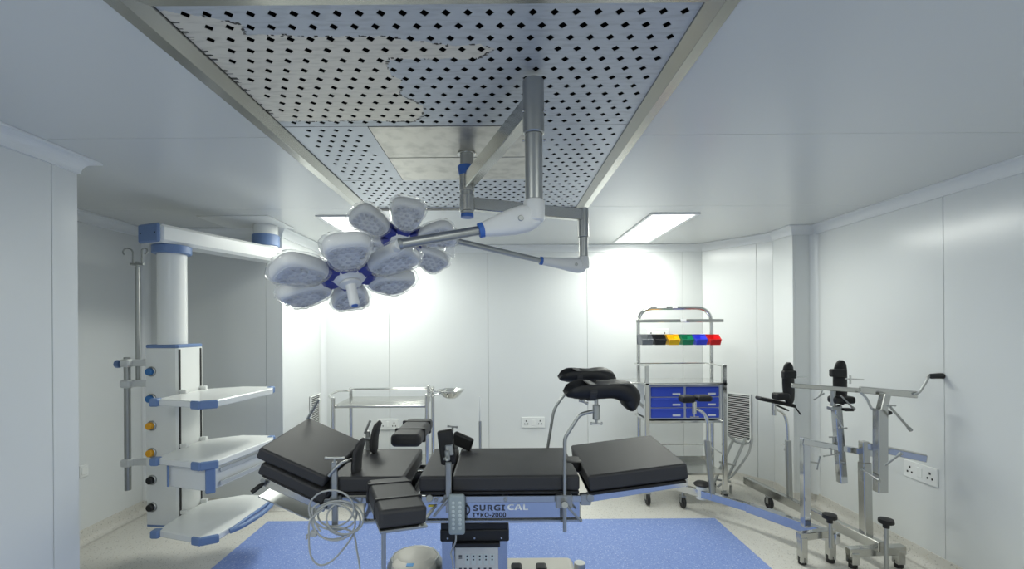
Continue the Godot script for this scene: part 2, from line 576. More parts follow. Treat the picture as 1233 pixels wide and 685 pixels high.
func room() -> void:
	# floor
	var fl := MB.new()
	fl.box(Vector3(-0.2, -0.05, -1.6), Vector3(7.0, 0.1, 8.0), 0.0)
	var floor_ := structure("floor", fl, M.vinyl)
	floor_.set_meta("label", "pale speckled vinyl floor")
	var inlay := MB.new()
	inlay.box(Vector3(-0.09, 0.001, -1.485), Vector3(4.08, 0.002, 5.37), 0.0)
	part("blue_floor_inlay", inlay, M.vinyl_blue, floor_).set_meta("label", "speckled blue vinyl field of the floor")
	# walls: backing with separate panels in front of it, joints between them
	var names := ["wall_left", "wall_left_return", "wall_left_recess", "wall_duct_front", "wall_duct_side", "wall_back", "wall_corner_chamfer", "wall_corner_side", "wall_corner_front", "wall_right", "wall_front"]
	var seams := {0: [1.15, 2.3, 3.47, 4.65], 5: [0.8, 1.98, 3.16, 4.3], 9: [1.3, 2.48, 3.66, 4.84, 6.0], 3: [1.17], 6: [0.62], 10: [1.2, 2.4, 3.6, 4.8]}
	var m := PLAN.size()
	for i in m:
		var a: Vector2 = PLAN[i]
		var b: Vector2 = PLAN[(i + 1) % m]
		var t := (b - a).normalized()
		var nin := inward(i)
		var len_ := a.distance_to(b)
		var bas := Basis(Vector3(t.x, 0, -t.y), Vector3.UP, Vector3(t.x, 0, -t.y).cross(Vector3.UP))
		var outw := -Vector3(nin.x, 0, -nin.y)
		var mid := Vector3((a.x + b.x) / 2, CEIL / 2, -(a.y + b.y) / 2)
		# at a corner that juts into the room the pieces stop behind the neighbour's face
		var tp: Vector2 = (a - PLAN[(i + m - 1) % m]).normalized()
		var tn: Vector2 = (PLAN[(i + 2) % m] - b).normalized()
		var juts0 := tp.cross(t) > 0.1
		var juts1 := t.cross(tn) > 0.1
		var bk := MB.new()
		bk.xf = Transform3D(bas, mid + outw * 0.055)
		var k0 := 0.03 if juts0 else 0.0
		var k1 := 0.03 if juts1 else 0.0
		bk.box(Vector3((k0 - k1) / 2, 0, 0), Vector3(len_ - k0 - k1, CEIL, 0.06), 0.0)
		var wall := structure(names[i], bk, M.joint)
		var cuts: Array = [0.0]
		cuts.append_array(seams.get(i, []))
		cuts.append(len_)
		for k in cuts.size() - 1:
			var s0: float = cuts[k] + (0.0015 if k > 0 else (0.0255 if juts0 else 0.0))
			var s1: float = cuts[k + 1] - (0.0015 if k < cuts.size() - 2 else 0.0)
			var pm := MB.new()
			pm.xf = Transform3D(bas, mid + outw * 0.0125)
			pm.box(Vector3((s0 + s1 - len_) / 2, 0, 0), Vector3(s1 - s0, CEIL, 0.025), 0.0015)
			part("wall_panel", pm, M.wall_paint, wall)
		# coved cornice and coved skirting
		var cp: Array = [Vector2(0.0, CEIL - 0.085), Vector2(0.012, CEIL - 0.083)]
		for k in 9:
			var an := PI - PI / 2 * k / 8
			cp.append(Vector2(0.078 + 0.066 * cos(an), CEIL - 0.078 + 0.066 * sin(an)))
		cp.append(Vector2(0.08, CEIL - 0.001))
		structure("trim_%d" % (i + 1), strip(i, cp), M.trim_pvc)
		var bp: Array = [Vector2(0.0, 0.115), Vector2(0.004, 0.114), Vector2(0.004, 0.055)]
		for k in 8:
			var an := PI + PI / 2 * k / 7
			bp.append(Vector2(0.056 + 0.052 * cos(an), 0.055 + 0.052 * sin(an)))
		structure(names[i].replace("wall", "baseboard"), strip(i, bp), M.vinyl)
	# vertical coves in the inner corners
	var cn := 11
	for i in [3, 5, 9]:
		cn += 1
		var mb := MB.new()
		var n0 := inward(i - 1)
		var n1 := inward(i)
		var c: Vector2 = PLAN[i]
		var r := 0.055
		var cen := c + (n0 + n1) * r
		var last := Vector2.ZERO
		for k in 10:
			var an := float(k) / 9 * PI / 2
			var p := cen - n1 * r * cos(an) * 0.97 - n0 * r * sin(an) * 0.97
			if k > 0:
				mb.quad(Vector3(last.x, 0.1, -last.y), Vector3(p.x, 0.1, -p.y), Vector3(p.x, CEIL - 0.06, -p.y), Vector3(last.x, CEIL - 0.06, -last.y), Vector3(n0.x + n1.x, 0, -(n0.y + n1.y)))
			last = p
		structure("trim_%d" % cn, mb, M.trim_pvc)
	# ceiling: backing slab with separate panels, open over the perforated field
	var sl := MB.new()
	sl.box(Vector3(-0.2, CEIL + 0.29, -1.6), Vector3(7.0, 0.06, 8.0), 0.0)
	for r in [[-3.7, -1.12, -2.3, 5.5], [0.68, 3.2, -2.3, 5.5], [-1.12, 0.68, -2.3, 1.29], [-1.12, 0.68, 3.66, 5.5]]:
		sl.box(Vector3((r[0] + r[1]) / 2, CEIL + 0.06, -(r[2] + r[3]) / 2), Vector3(r[1] - r[0], 0.05, r[3] - r[2]), 0.0)
	var ce := structure("ceiling", sl, M.joint)
	var rows := [-2.2, -0.4, 0.96, 2.33, 3.7, 5.44]
	for k in rows.size() - 1:
		var d0: float = rows[k] + 0.0015
		var d1: float = rows[k + 1] - 0.0015
		var spans: Array = [[-3.45, 3.1]]
		if k == 2 or k == 3:
			spans = [[-3.45, -1.12], [0.68, 3.1]]
		for s in spans:
			var pm := MB.new()
			pm.box(Vector3((s[0] + s[1]) / 2, CEIL + 0.0175, -(d0 + d1) / 2), Vector3(s[1] - s[0], 0.035, d1 - d0), 0.001)
			if k == 2 and s[0] < -2:
				pass
			part("ceiling_panel", pm, M.ceiling_paint, ce)
		if k == 2:
			var pm := MB.new()
			pm.box(Vector3(-0.22, CEIL + 0.0175, -(d0 + 1.27) / 2), Vector3(1.79, 0.035, 1.27 - d0), 0.001)
			part("ceiling_panel", pm, M.ceiling_paint, ce)

# ---------------------------------------------------------------- perforated laminar-flow field
func perforated(called: String, x0: float, x1: float, d0: float, d1: float, m: Material, parent: Node, uv := Rect2()) -> void:
	var y := CEIL - 0.004
	var px := 0.0672
	var rows := int(round((d1 - d0 - 0.02) / 0.0635))
	var pz := (d1 - d0 - 0.02) / rows
	var mb := MB.new()
	var dn := Vector3.DOWN
	var hx := 0.0152
	var hz := 0.0165
	mb.quad(Vector3(x0, y, -d0), Vector3(x1, y, -d0), Vector3(x1, y, -d0 - 0.01), Vector3(x0, y, -d0 - 0.01), dn)
	mb.quad(Vector3(x0, y, -d1 + 0.01), Vector3(x1, y, -d1 + 0.01), Vector3(x1, y, -d1), Vector3(x0, y, -d1), dn)
	var first := int(round((d0 - 1.37) / 0.0635))
	for r in rows:
		var za := -(d0 + 0.01 + pz * r)
		var zb := za - pz
		var zc := (za + zb) / 2
		# columns lie on one lattice for the whole field
		var off := px * 0.5 * ((r + first) % 2)
		var xs: float = -1.0 + off + px * ceil((x0 + 0.006 - (-1.0 + off)) / px)
		var cnt: int = int(floor((x1 - 0.006 - xs) / px))
		mb.quad(Vector3(x0, y, za), Vector3(xs, y, za), Vector3(xs, y, zb), Vector3(x0, y, zb), dn)
		mb.quad(Vector3(xs + cnt * px, y, za), Vector3(x1, y, za), Vector3(x1, y, zb), Vector3(xs + cnt * px, y, zb), dn)
		for c in cnt:
			var xa: float = xs + c * px
			var xb: float = xa + px
			var xc: float = (xa + xb) / 2
			var o := [Vector3(xa, y, za), Vector3(xc, y, za), Vector3(xb, y, za), Vector3(xb, y, zc), Vector3(xb, y, zb), Vector3(xc, y, zb), Vector3(xa, y, zb), Vector3(xa, y, zc)]
			var h := [Vector3(xc, y, zc + hz), Vector3(xc + hx, y, zc), Vector3(xc, y, zc - hz), Vector3(xc - hx, y, zc)]
			mb.tri(o[0], o[1], h[3], dn); mb.tri(o[1], h[0], h[3], dn)
			mb.tri(o[1], o[2], h[0], dn); mb.tri(o[2], h[1], h[0], dn); mb.tri(o[2], o[3], h[1], dn)
			mb.tri(o[3], o[4], h[1], dn); mb.tri(o[4], h[2], h[1], dn); mb.tri(o[4], o[5], h[2], dn)
			mb.tri(o[5], o[6], h[2], dn); mb.tri(o[6], h[3], h[2], dn); mb.tri(o[6], o[7], h[3], dn); mb.tri(o[7], o[0], h[3], dn)
			for e in 4:
				var a: Vector3 = h[e]
				var b: Vector3 = h[(e + 1) % 4]
				var up := Vector3(0, 0.0015, 0)
				mb.quad(a, b, b + up, a + up, Vector3(xc, y, zc) - (a + b) / 2)
	put(called, mb.mesh(uv), m, parent)

func laminar_ceiling() -> void:
	var t := thing("laminar_flow_ceiling", "steel framed perforated air-supply field in the ceiling with torn film", "ceiling vent", Vector3(-0.21, CEIL, -2.5))
	perforated("perforated_sheet", SHEET.position.x, 0.62, 1.372, 2.198, M.torn_film_sheet, t, SHEET)
	perforated("perforated_sheet", -1.034, -0.632, 2.202, 2.998, M.film_sheet, t)
	perforated("perforated_sheet", 0.212, 0.62, 2.202, 2.998, M.film_sheet, t)
	perforated("perforated_sheet", -1.034, 0.62, 3.002, 3.69, M.film_sheet, t)
	for s in [[2.203, 2.6], [2.608, 2.997]]:
		var pl := MB.new()
		pl.box(Vector3(-0.21, CEIL - 0.004, -(s[0] + s[1]) / 2), Vector3(0.838, 0.004, s[1] - s[0]), 0.0015)
		part("mounting_plate", pl, M.plate_steel, t)
	# plenum box above the sheets
	var pb := MB.new()
	var c := CEIL + 0.006
	pb.box(Vector3(-0.21, CEIL + 0.21, -2.47), Vector3(1.78, 0.02, 2.42), 0.0)
	for k in [-1.0, 1.0]:
		pb.box(Vector3(-0.21 + k * 0.875, CEIL + 0.11, -2.47), Vector3(0.02, 0.2, 2.4), 0.0)
		pb.box(Vector3(-0.21, CEIL + 0.11, -2.47 + k * 1.19), Vector3(1.73, 0.2, 0.02), 0.0)
	part("plenum", pb, M.void, t)
	# frame: outer sloping strip, ridge, inner strip
	var ox0 := -1.16
	var ox1 := 0.725
	var od0 := 1.19
	var od1 := 3.735
	var lay := [[0.0, 0.0], [0.004, -0.012], [0.062, -0.022], [0.064, -0.022], [0.122, -0.01], [0.124, 0.0]]
	var corner := func(k: int, q: int) -> Vector3:
		var o: float = lay[q][0]
		var of: float = o * (1.0 if k == 0 or k == 1 else 0.35)
		return Vector3((ox0 + o) if k == 0 or k == 3 else (ox1 - o * 0.85), CEIL + lay[q][1], -((od0 + o * 1.45) if k < 2 else (od1 - of)))
	for k in 4:
		var mb := MB.new()
		for q in lay.size() - 1:
			mb.quad(corner.call(k, q), corner.call((k + 1) % 4, q), corner.call((k + 1) % 4, q + 1), corner.call(k, q + 1), Vector3.DOWN)
		part("frame_bar", mb, M.frame_steel, t)

# ---------------------------------------------------------------- surgical lamps
func petal_outline(s: float, h: float) -> PackedVector3Array:
	# rounded petal: u outward (x), v across (z); h along the lamp's back (y)
	var pts := PackedVector3Array()
	var nn := 36
	for j in nn:
		var a := TAU * j / nn
		var cu: float = sign(cos(a)) * pow(abs(cos(a)), 0.62)
		var sv: float = sign(sin(a)) * pow(abs(sin(a)), 0.7)
		var u := cu * 0.098
		var wv := sv * (0.088 - 0.026 * (0.5 - cu * 0.5) + 0.004 * cu)
		pts.append(Vector3(u * s, h, wv * s))
	return pts

var petal_meshes := {}
func make_petal_meshes() -> void:
	var b := MB.new()
	b.loft([petal_outline(0.84, -0.030), petal_outline(0.92, -0.0285), petal_outline(0.985, -0.018), petal_outline(1.0, -0.004), petal_outline(0.985, 0.010), petal_outline(0.9, 0.022), petal_outline(0.7, 0.031), petal_outline(0.35, 0.036)])
	petal_meshes.shell = b.mesh()
	var l := MB.new()
	l.loft([petal_outline(0.83, -0.0325), petal_outline(0.85, -0.029)])
	petal_meshes.lens = l.mesh()
	var d := MB.new()
	for r in [[-0.055, [-0.014, 0.014]], [-0.03, [-0.032, 0.0, 0.032]], [-0.004, [-0.047, -0.016, 0.016, 0.047]], [0.022, [-0.032, 0.0, 0.032, 0.058, -0.058]], [0.048, [-0.045, -0.015, 0.015, 0.045]], [0.066, [-0.028, 0.0, 0.028]]]:
		for w in r[1]:
			d.lathe([Vector2(0, 0.0035), Vector2(0.006, 0.003), Vector2(0.0095, 0.001), Vector2(0.01, 0.0)], Vector3(r[0], -0.0325, w), Vector3.DOWN, 10)
	petal_meshes.leds = d.mesh()
	var w := MB.new()
	var wr: Array = []
	for q in [[0.5, -0.038], [0.94, -0.037], [1.06, -0.02], [1.12, -0.004], [1.1, 0.012], [0.98, 0.026], [0.7, 0.04]]:
		var ring := petal_outline(q[0], q[1])
		for j in ring.size():
			ring[j] += Vector3(ring[j].x * rng.randf_range(-0.05, 0.06), rng.randf_range(-0.002, 0.002), ring[j].z * rng.randf_range(-0.05, 0.06))
		wr.append(ring)
	w.loft(wr, false, false)
	petal_meshes.wrap = w.mesh()
	var k := MB.new()
	k.box(Vector3(-0.005, -0.004, 0.0), Vector3(0.085, 0.034, 0.07), 0.01)
	k.box(Vector3(0.0, 0.015, 0.0), Vector3(0.07, 0.012, 0.09), 0.004)
	petal_meshes.bracket = k.mesh()

func lamp_head(t: Node3D, hub: Vector3, tilt: float, side: float, yaw: float, az0: float, radius: float, handle_len: float) -> void:
	# axes: x right, y the lamp's back, z towards the viewer side
	var down := Vector3(0, -cos(tilt), sin(tilt))
	var bx := Vector3(cos(yaw), side, -sin(yaw)).normalized()
	var by := (-down - bx * (-down).dot(bx)).normalized()
	var bz := bx.cross(by).normalized()
	var base := Transform3D(Basis(bx, by, bz), hub)
	for k in 6:
		var an := az0 + TAU * k / 6
		var rot := Basis(Vector3.UP, -an)
		var dirp := Vector3(cos(an), 0, sin(an))
		var x := base * Transform3D(rot, dirp * radius)
		var pe := put("petal", petal_meshes.shell, M.lamp_white, t, x)
		put("lens", petal_meshes.lens, M.lens, pe)
		var leds := put("led_array", petal_meshes.leds, M.led, pe)
		leds.set_meta("kind", "stuff")
		put("plastic_wrap", petal_meshes.wrap, M.wrap_film, pe)
		put("bracket", petal_meshes.bracket, M.lamp_blue, t, base * Transform3D(rot, dirp * (radius - 0.105)))
	var h := MB.new()
	h.xf = base
	h.lathe([Vector2(0, -0.036), Vector2(0.034, -0.036), Vector2(0.055, -0.031), Vector2(0.07, -0.014), Vector2(0.071, 0.012), Vector2(0.055, 0.03), Vector2(0, 0.034)], Vector3.ZERO, Vector3.UP, 8)
	part("hub", h, M.lamp_white, t)
	if handle_len > 0.0:
		var g := MB.new()
		g.xf = base
		g.lathe([Vector2(0, 0), Vector2(0.042, 0), Vector2(0.042, 0.008), Vector2(0.022, 0.012), Vector2(0.0195, 0.03), Vector2(0.0195, handle_len), Vector2(0.0165, handle_len + 0.006), Vector2(0, handle_len + 0.006)], Vector3(0, -0.036, 0), Vector3.DOWN, 20)
		var hd := part("handle", g, M.lamp_white, t)
		var tip := MB.new()
		tip.xf = base
		tip.lathe([Vector2(0, 0), Vector2(0.013, 0), Vector2(0.012, 0.003), Vector2(0, 0.003)], Vector3(0, -0.036 - handle_len - 0.006, 0), Vector3.DOWN, 16)
		part("tip", tip, M.ring_blue, hd)
	# swivel on the lamp's back that takes the arm
	var sw := MB.new()
	sw.xf = base
	sw.cyl(Vector3(0, 0.03, 0), Vector3(0, 0.075, 0), 0.035)
	part("swivel", sw, M.lamp_white, t)

func spring_arm(t: Node3D, top: Vector3, elbow: Vector3, ring: Vector3, end: Vector3, s: float, r: float) -> void:
	# white elbow housing under a steel pole, tapering to a blue ring, then a steel tube
	var e := MB.new()
	e.lathe([Vector2(0, 0), Vector2(0.034 * s, 0.0), Vector2(0.04 * s, 0.006), Vector2(0.041 * s, (top.y - elbow.y) + 0.008), Vector2(0.036 * s, (top.y - elbow.y) + 0.016), Vector2(0, (top.y - elbow.y) + 0.016)], Vector3(top.x, elbow.y - 0.016, top.z), Vector3.UP, 24)
	var dirv := (ring - elbow).normalized()
	var sidev := dirv.cross(Vector3.UP).normalized()
	var upv := sidev.cross(dirv)
	var rings: Array = []
	for q in [[-0.03, 0.038, 0.03], [0.0, 0.05, 0.037], [0.03, 0.053, 0.039], [0.07, 0.05, 0.037], [0.12, 0.042, 0.032]]:
		rings.append(oval(elbow + dirv * q[0] * s, sidev, upv, q[2] * s, q[1] * s))
	rings.append(oval(ring, sidev, upv, 0.024 * s, 0.026 * s))
	e.loft(rings)
	var el := part("elbow", e, M.lamp_white, t)
	var sp := elbow + dirv * 0.045 * s
	for k in [-1.0, 1.0]:
		var sc := MB.new()
		sc.cyl(sp + sidev * k * 0.035 * s, sp + sidev * k * 0.042 * s, 0.011 * s)
		part("screw", sc, M.steel_satin, el)
	var rg := MB.new()
	rg.cyl(ring - dirv * 0.008, ring + dirv * 0.012, 0.0285 * s, 24)
	part("ring", rg, M.ring_blue, t)
	var tb := MB.new()
	tb.tube([ring, end], r, 20)
	tb.cyl(end - dirv * 0.012, end + dirv * 0.003, r + 0.002, 20)
	part("arm_tube", tb, M.steel_satin, t)

func oval(c: Vector3, a: Vector3, b: Vector3, ra: float, rb: float) -> PackedVector3Array:
	var p := PackedVector3Array()
	for j in 20:
		var an := TAU * j / 20
		p.append(c + a * ra * sign(cos(an)) * pow(abs(cos(an)), 0.75) + b * rb * sign(sin(an)) * pow(abs(sin(an)), 0.75))
	return p

func surgical_lamps() -> void:
	make_petal_meshes()
	var c0 := P(562, 185, 2.54)
	var axis := Vector3(c0.x, 0, -2.54)
	var low := P(562, 262, 2.54).y
	var mt := thing("lamp_mount_pole", "steel pole with blue collar fixed to the ceiling mounting plate", "lamp mount", Vector3(axis.x, CEIL, axis.z))
	var pm := MB.new()
	pm.cyl(Vector3(axis.x, low + 0.02, axis.z), Vector3(axis.x, CEIL - 0.006, axis.z), 0.038, 28)
	part("pole", pm, M.steel_satin, mt)
	var fl := MB.new()
	fl.cyl(Vector3(axis.x, CEIL - 0.016, axis.z), Vector3(axis.x, CEIL - 0.006, axis.z), 0.052, 28)
	part("flange", fl, M.steel, mt)
	var bl := MB.new()
	var cy := P(562, 208, 2.54).y
	bl.lathe([Vector2(0, -0.025), Vector2(0.044, -0.025), Vector2(0.052, 0.02), Vector2(0.05, 0.025), Vector2(0, 0.025)], Vector3(axis.x, cy + 0.01, axis.z), Vector3.UP, 24)
	part("collar", bl, M.ring_blue, mt)
	var bc := MB.new()
	bc.cyl(Vector3(axis.x, low, axis.z), Vector3(axis.x, low + 0.02, axis.z), 0.037, 28)
	part("end_cap", bc, M.ring_blue, mt)
	# lamp on the nearer arm
	var dA := 1.75
	var a := thing("surgical_lamp", "white six petal surgical lamp head with handle on the nearer steel arm", "surgical lamp", P(425, 330, 1.8))
	var topA := P(642, 97, dA)
	var ymid := P(642, 162, dA).y
	var botA := P(642, 241, dA)
	var px := Vector3(topA.x, 0, -dA)
	var q := MB.new()
	var arm_y := cy - 0.055
	var to := (px - axis).normalized()
	q.bar(Vector3(axis.x, arm_y, axis.z) + to * 0.03, Vector3(px.x, arm_y + 0.045, px.z) - to * 0.03, 0.05, 0.085, 0.004)
	q.cyl(Vector3(axis.x, arm_y - 0.05, axis.z), Vector3(axis.x, arm_y + 0.05, axis.z), 0.042, 24)
	part("swing_arm", q, M.steel, a)
	var pa := MB.new()
	pa.cyl(Vector3(px.x, ymid, px.z), Vector3(px.x, topA.y, px.z), 0.041, 28, 0.004)
	pa.cyl(Vector3(px.x, botA.y, px.z), Vector3(px.x, ymid, px.z), 0.034, 28)
	part("drop_pole", pa, M.steel_satin, a)
	for k in [[0.03, 0.03], [0.03, -0.08]]:
		for s in [-1.0, 1.0]:
			var bo := MB.new()
			bo.cyl(Vector3(px.x + s * 0.036, ymid + 0.05 + k[1], px.z + 0.018), Vector3(px.x + s * 0.044, ymid + 0.05 + k[1], px.z + 0.02), 0.005, 10, 0.001)
			part("bolt", bo, M.steel, a)
	spring_arm(a, Vector3(px.x, botA.y, px.z), P(638, 262, dA), P(580, 277, 1.72), P(481, 294, 1.56), 1.0, 0.0175)
	lamp_head(a, P(420, 331, 1.8), deg_to_rad(21), 0.16, deg_to_rad(20), deg_to_rad(30), 0.192, 0.09)
	var yk := MB.new()
	yk.cyl(P(483, 294, 1.565), P(478, 297, 1.67), 0.02, 16)
	part("lamp_joint", yk, M.lamp_white, a)
	# lamp on the farther arm
	var dB := 2.95
	var b := thing("surgical_lamp", "white six petal surgical lamp head behind, on the farther steel arm", "surgical lamp", P(484, 288, 2.42))
	var pB := P(702, 251, dB)
	var yB := P(702, 286, dB).y
	var loB := P(702, 309, dB).y
	var bx := Vector3(pB.x, 0, -dB)
	var qb := MB.new()
	var armB := P(566, 245, 2.54).y
	var toB := (bx - axis).normalized()
	qb.bar(Vector3(axis.x, armB, axis.z) + toB * 0.03, Vector3(bx.x, pB.y - 0.045, bx.z) - toB * 0.02, 0.05, 0.07, 0.004)
	qb.cyl(Vector3(axis.x, armB - 0.045, axis.z), Vector3(axis.x, armB + 0.045, axis.z), 0.042, 24)
	part("swing_arm", qb, M.steel, b)
	var pb := MB.new()
	pb.cyl(Vector3(bx.x, yB, bx.z), Vector3(bx.x, pB.y, bx.z), 0.036, 28, 0.004)
	pb.cyl(Vector3(bx.x, loB, bx.z), Vector3(bx.x, yB, bx.z), 0.03, 28)
	part("drop_pole", pb, M.steel_satin, b)
	spring_arm(b, Vector3(bx.x, loB, bx.z), P(699, 320, dB), P(652, 314, 2.9), P(545, 289, 2.55), 0.92, 0.017)
	lamp_head(b, P(484, 289, 2.42), deg_to_rad(32), 0.0, 0.0, deg_to_rad(12), 0.195, 0.0)
	var yb := MB.new()
	yb.tube(bend([P(545, 289, 2.55), P(528, 286, 2.55), P(500, 272, 2.48), P(486, 280, 2.46)], 0.05), 0.014, 12)
	part("yoke", yb, M.lamp_white, b)
	var cv := MB.new()
	cv.lathe([Vector2(0, -0.05), Vector2(0.028, -0.05), Vector2(0.032, -0.02), Vector2(0.026, 0.0), Vector2(0.03, 0.03), Vector2(0.024, 0.05), Vector2(0, 0.05)], P(542, 299, 2.52), Vector3(0.1, 1, 0.1).normalized(), 14)
	part("plastic_wrap", cv, M.wrap_film, b)

# ---------------------------------------------------------------- ceiling pendant with shelves
func shelf_plan(y: float, grow: float) -> PackedVector2Array:
	# (x, z): front edge, chamfered front corner, right edge, chamfered back corner
	var q := PackedVector2Array()
	for p in [[-2.335, -3.1], [-1.965, -2.98], [-1.885, -3.03], [-1.805, -3.62], [-1.86, -3.74], [-2.12, -3.76], [-2.35, -3.62], [-2.355, -3.36]]:
		q.append(Vector2(p[0], p[1]))
	return q

func pendant() -> void:
	var t := thing("equipment_pendant", "white ceiling pendant with gas outlet column and three blue edged shelves", "medical pendant", Vector3(-2.5, 0.28, -3.5))
	var root := Vector3(P(320, 268, 4.28).x, 0, -4.28)
	var drop := Vector3(-2.48, 0, -3.46)
	var ay := 2.455
	var fl := MB.new()
	fl.box(Vector3(root.x - 0.1, CEIL - 0.004, root.z + 0.12), Vector3(0.62, 0.008, 0.5), 0.002)
	part("ceiling_plate", fl, M.white_enamel, t)
	var st := MB.new()
	st.cyl(Vector3(root.x, ay + 0.06, root.z), Vector3(root.x, CEIL - 0.008, root.z), 0.105, 32)
	part("ceiling_post", st, M.white_enamel, t)
	var rb := MB.new()
	rb.cyl(Vector3(root.x, ay + 0.075, root.z), Vector3(root.x, ay + 0.18, root.z), 0.118, 32, 0.006)
	part("bearing_ring", rb, M.boom_blue, t)
	var dirv := (drop - root).normalized()
	var e0 := root + Vector3(0, ay, 0) - dirv * 0.12
	var e1 := drop + Vector3(0, ay, 0) + dirv * 0.15
	var am := MB.new()
	am.bar(e0, e1, 0.215, 0.135, 0.022)
	part("boom_arm", am, M.white_enamel, t)
	var cp := MB.new()
	cp.bar(e1, e1 + dirv * 0.025, 0.217, 0.137, 0.02)
	var cap := part("end_cap", cp, M.boom_blue, t)
	for k in [-1.0, 1.0]:
		var cs := MB.new()
		var s: Vector3 = e1 + dirv * 0.024 + Vector3.UP.cross(dirv) * k * 0.075
		cs.cyl(s, s + dirv * 0.004, 0.006, 10, 0.001)
		part("screw", cs, M.slot_black, cap)
	var r2 := MB.new()
	r2.cyl(Vector3(drop.x, ay - 0.13, drop.z), Vector3(drop.x, ay - 0.068, drop.z), 0.127, 32, 0.006)
	part("bearing_ring", r2, M.boom_blue, t)
	var tb := MB.new()
	tb.cyl(Vector3(drop.x, 1.645, drop.z), Vector3(drop.x, ay - 0.13, drop.z), 0.0955, 36)
	part("drop_tube", tb, M.white_enamel, t)
	# service column
	var plan := PackedVector2Array([Vector2(-2.645, -3.41), Vector2(-2.625, -3.385), Vector2(-2.39, -3.36), Vector2(-2.372, -3.372), Vector2(-2.362, -3.62), Vector2(-2.375, -3.64), Vector2(-2.61, -3.66), Vector2(-2.645, -3.63)])
	var col := MB.new()
	col.prism(plan, 0.31, 1.62, 0.004)
	part("service_column", col, M.white_enamel, t)
	var lid := MB.new()
	lid.prism(plan, 1.62, 1.645, 0.006)
	part("column_cap", lid, M.boom_blue, t)
	var foot := MB.new()
	foot.prism(plan, 0.295, 0.31, 0.004)
	part("column_foot", foot, M.boom_blue, t)
	for x in [Vector2(-2.371, -3.378), Vector2(-2.3625, -3.602)]:
		var sl := MB.new()
		sl.box(Vector3(x.x, 0.965, x.y), Vector3(0.008, 1.29, 0.016), 0.001)
		part("rail_slot", sl, M.slot_black, t)
	# gas and power outlets down the column's face
	var nrm := Vector3(-0.1, 0, 0.995).normalized()
	var cols := ["outlet_blue", "outlet_blue", "outlet_yellow", "outlet_yellow", "outlet_black", "outlet_black"]
	for k in 6:
		var at := Vector3(-2.578, 1.447 - 0.2 * k, -3.381) + nrm * 0.002
		var o := MB.new()
		o.lathe([Vector2(0, 0), Vector2(0.036, 0), Vector2(0.036, 0.01), Vector2(0.03, 0.014), Vector2(0.027, 0.01), Vector2(0, 0.01)], at, nrm, 24)
		var ob := part("outlet", o, M.steel_satin, t)
		var kb := MB.new()
		kb.lathe([Vector2(0, 0), Vector2(0.026, 0), Vector2(0.026, 0.024), Vector2(0.022, 0.028), Vector2(0, 0.028)], at + nrm * 0.009, nrm, 20)
		part("outlet_cap", kb, M[cols[k]], ob)
	# shelves
	var names := ["upper", "middle", "lower"]
	var ys := [1.285, 0.885, 0.395]
	for k in 3:
		var y: float = ys[k]
		var sh := MB.new()
		sh.prism(shelf_plan(y, 0.0), y - 0.045, y, 0.006)
		var shelf := part("shelf", sh, M.white_enamel, t)
		for c in [[Vector3(-2.34, y - 0.022, -3.1), 0.06], [Vector3(-1.86, y - 0.022, -3.7), 0.05]]:
			var b := MB.new()
			b.rbox(c[0], Vector3(c[1], 0.056, 0.06), 0.014, 2)
			part("corner_bumper", b, M.boom_blue, shelf)
		var fb := MB.new()
		fb.bar(Vector3(-2.03, y - 0.024, -2.995), Vector3(-1.955, y - 0.024, -2.972), 0.022, 0.056, 0.008)
		fb.bar(Vector3(-1.965, y - 0.024, -2.976), Vector3(-1.872, y - 0.024, -3.03), 0.024, 0.056, 0.008)
		part("corner_bumper", fb, M.boom_blue, shelf)
		for x in [Vector3(-2.343, y + 0.012, -3.38), Vector3(-2.34, y + 0.012, -3.6)]:
			var cl := MB.new()
			cl.box(x, Vector3(0.05, 0.03, 0.03), 0.004)
			part("shelf_clip", cl, M.white_plastic, shelf)
		if k == 1:
			# drawer under the middle shelf
			var dp := PackedVector2Array([Vector2(-2.27, -3.13), Vector2(-1.93, -3.02), Vector2(-1.84, -3.62), Vector2(-2.2, -3.62)])
			var dr := MB.new()
			dr.prism(dp, y - 0.205, y - 0.05, 0.005)
			var drawer := part("drawer", dr, M.white_enamel, t)
			var fp := MB.new()
			fp.bar(Vector3(-2.275, y - 0.125, -3.115), Vector3(-2.262, y - 0.125, -3.11), 0.012, 0.15, 0.003)
			part("drawer_edge", fp, M.boom_blue, drawer)
			var fq := MB.new()
			fq.bar(Vector3(-1.95, y - 0.13, -3.012), Vector3(-1.9, y - 0.13, -3.04), 0.03, 0.17, 0.006)
			part("drawer_grip", fq, M.boom_blue, drawer)
			var rl := MB.new()
			rl.bar(Vector3(-1.905, y - 0.085, -3.1), Vector3(-1.825, y - 0.085, -3.62), 0.01, 0.03, 0.003)
			rl.bar(Vector3(-1.905, y - 0.175, -3.1), Vector3(-1.825, y - 0.175, -3.62), 0.01, 0.03, 0.003)
			part("drawer_runner", rl, M.panel_grey, drawer)
		if k == 2:
			# curved blue handle along the front edge of the lowest shelf
			var hd := MB.new()
			hd.tube(bezier([Vector3(-1.855, y - 0.02, -3.12), Vector3(-1.80, y - 0.01, -3.2), Vector3(-1.765, y + 0.0, -3.36), Vector3(-1.77, y + 0.005, -3.5), Vector3(-1.805, y, -3.62)], 6), 0.017, 10)
			hd.tube(bezier([Vector3(-1.855, y - 0.02, -3.14), Vector3(-1.835, y - 0.005, -3.3), Vector3(-1.815, y, -3.6)], 6), 0.013, 10)
			part("handle", hd, M.boom_blue, shelf)
	# side rail with clamps
	var dx := -2.83
	var rl := MB.new()
	rl.cyl(Vector3(P(153, 430, 3.48).x, P(153, 590, 3.48).y, -3.48), Vector3(P(153, 430, 3.48).x, P(153, 430, 3.48).y, -3.48), 0.022, 20)
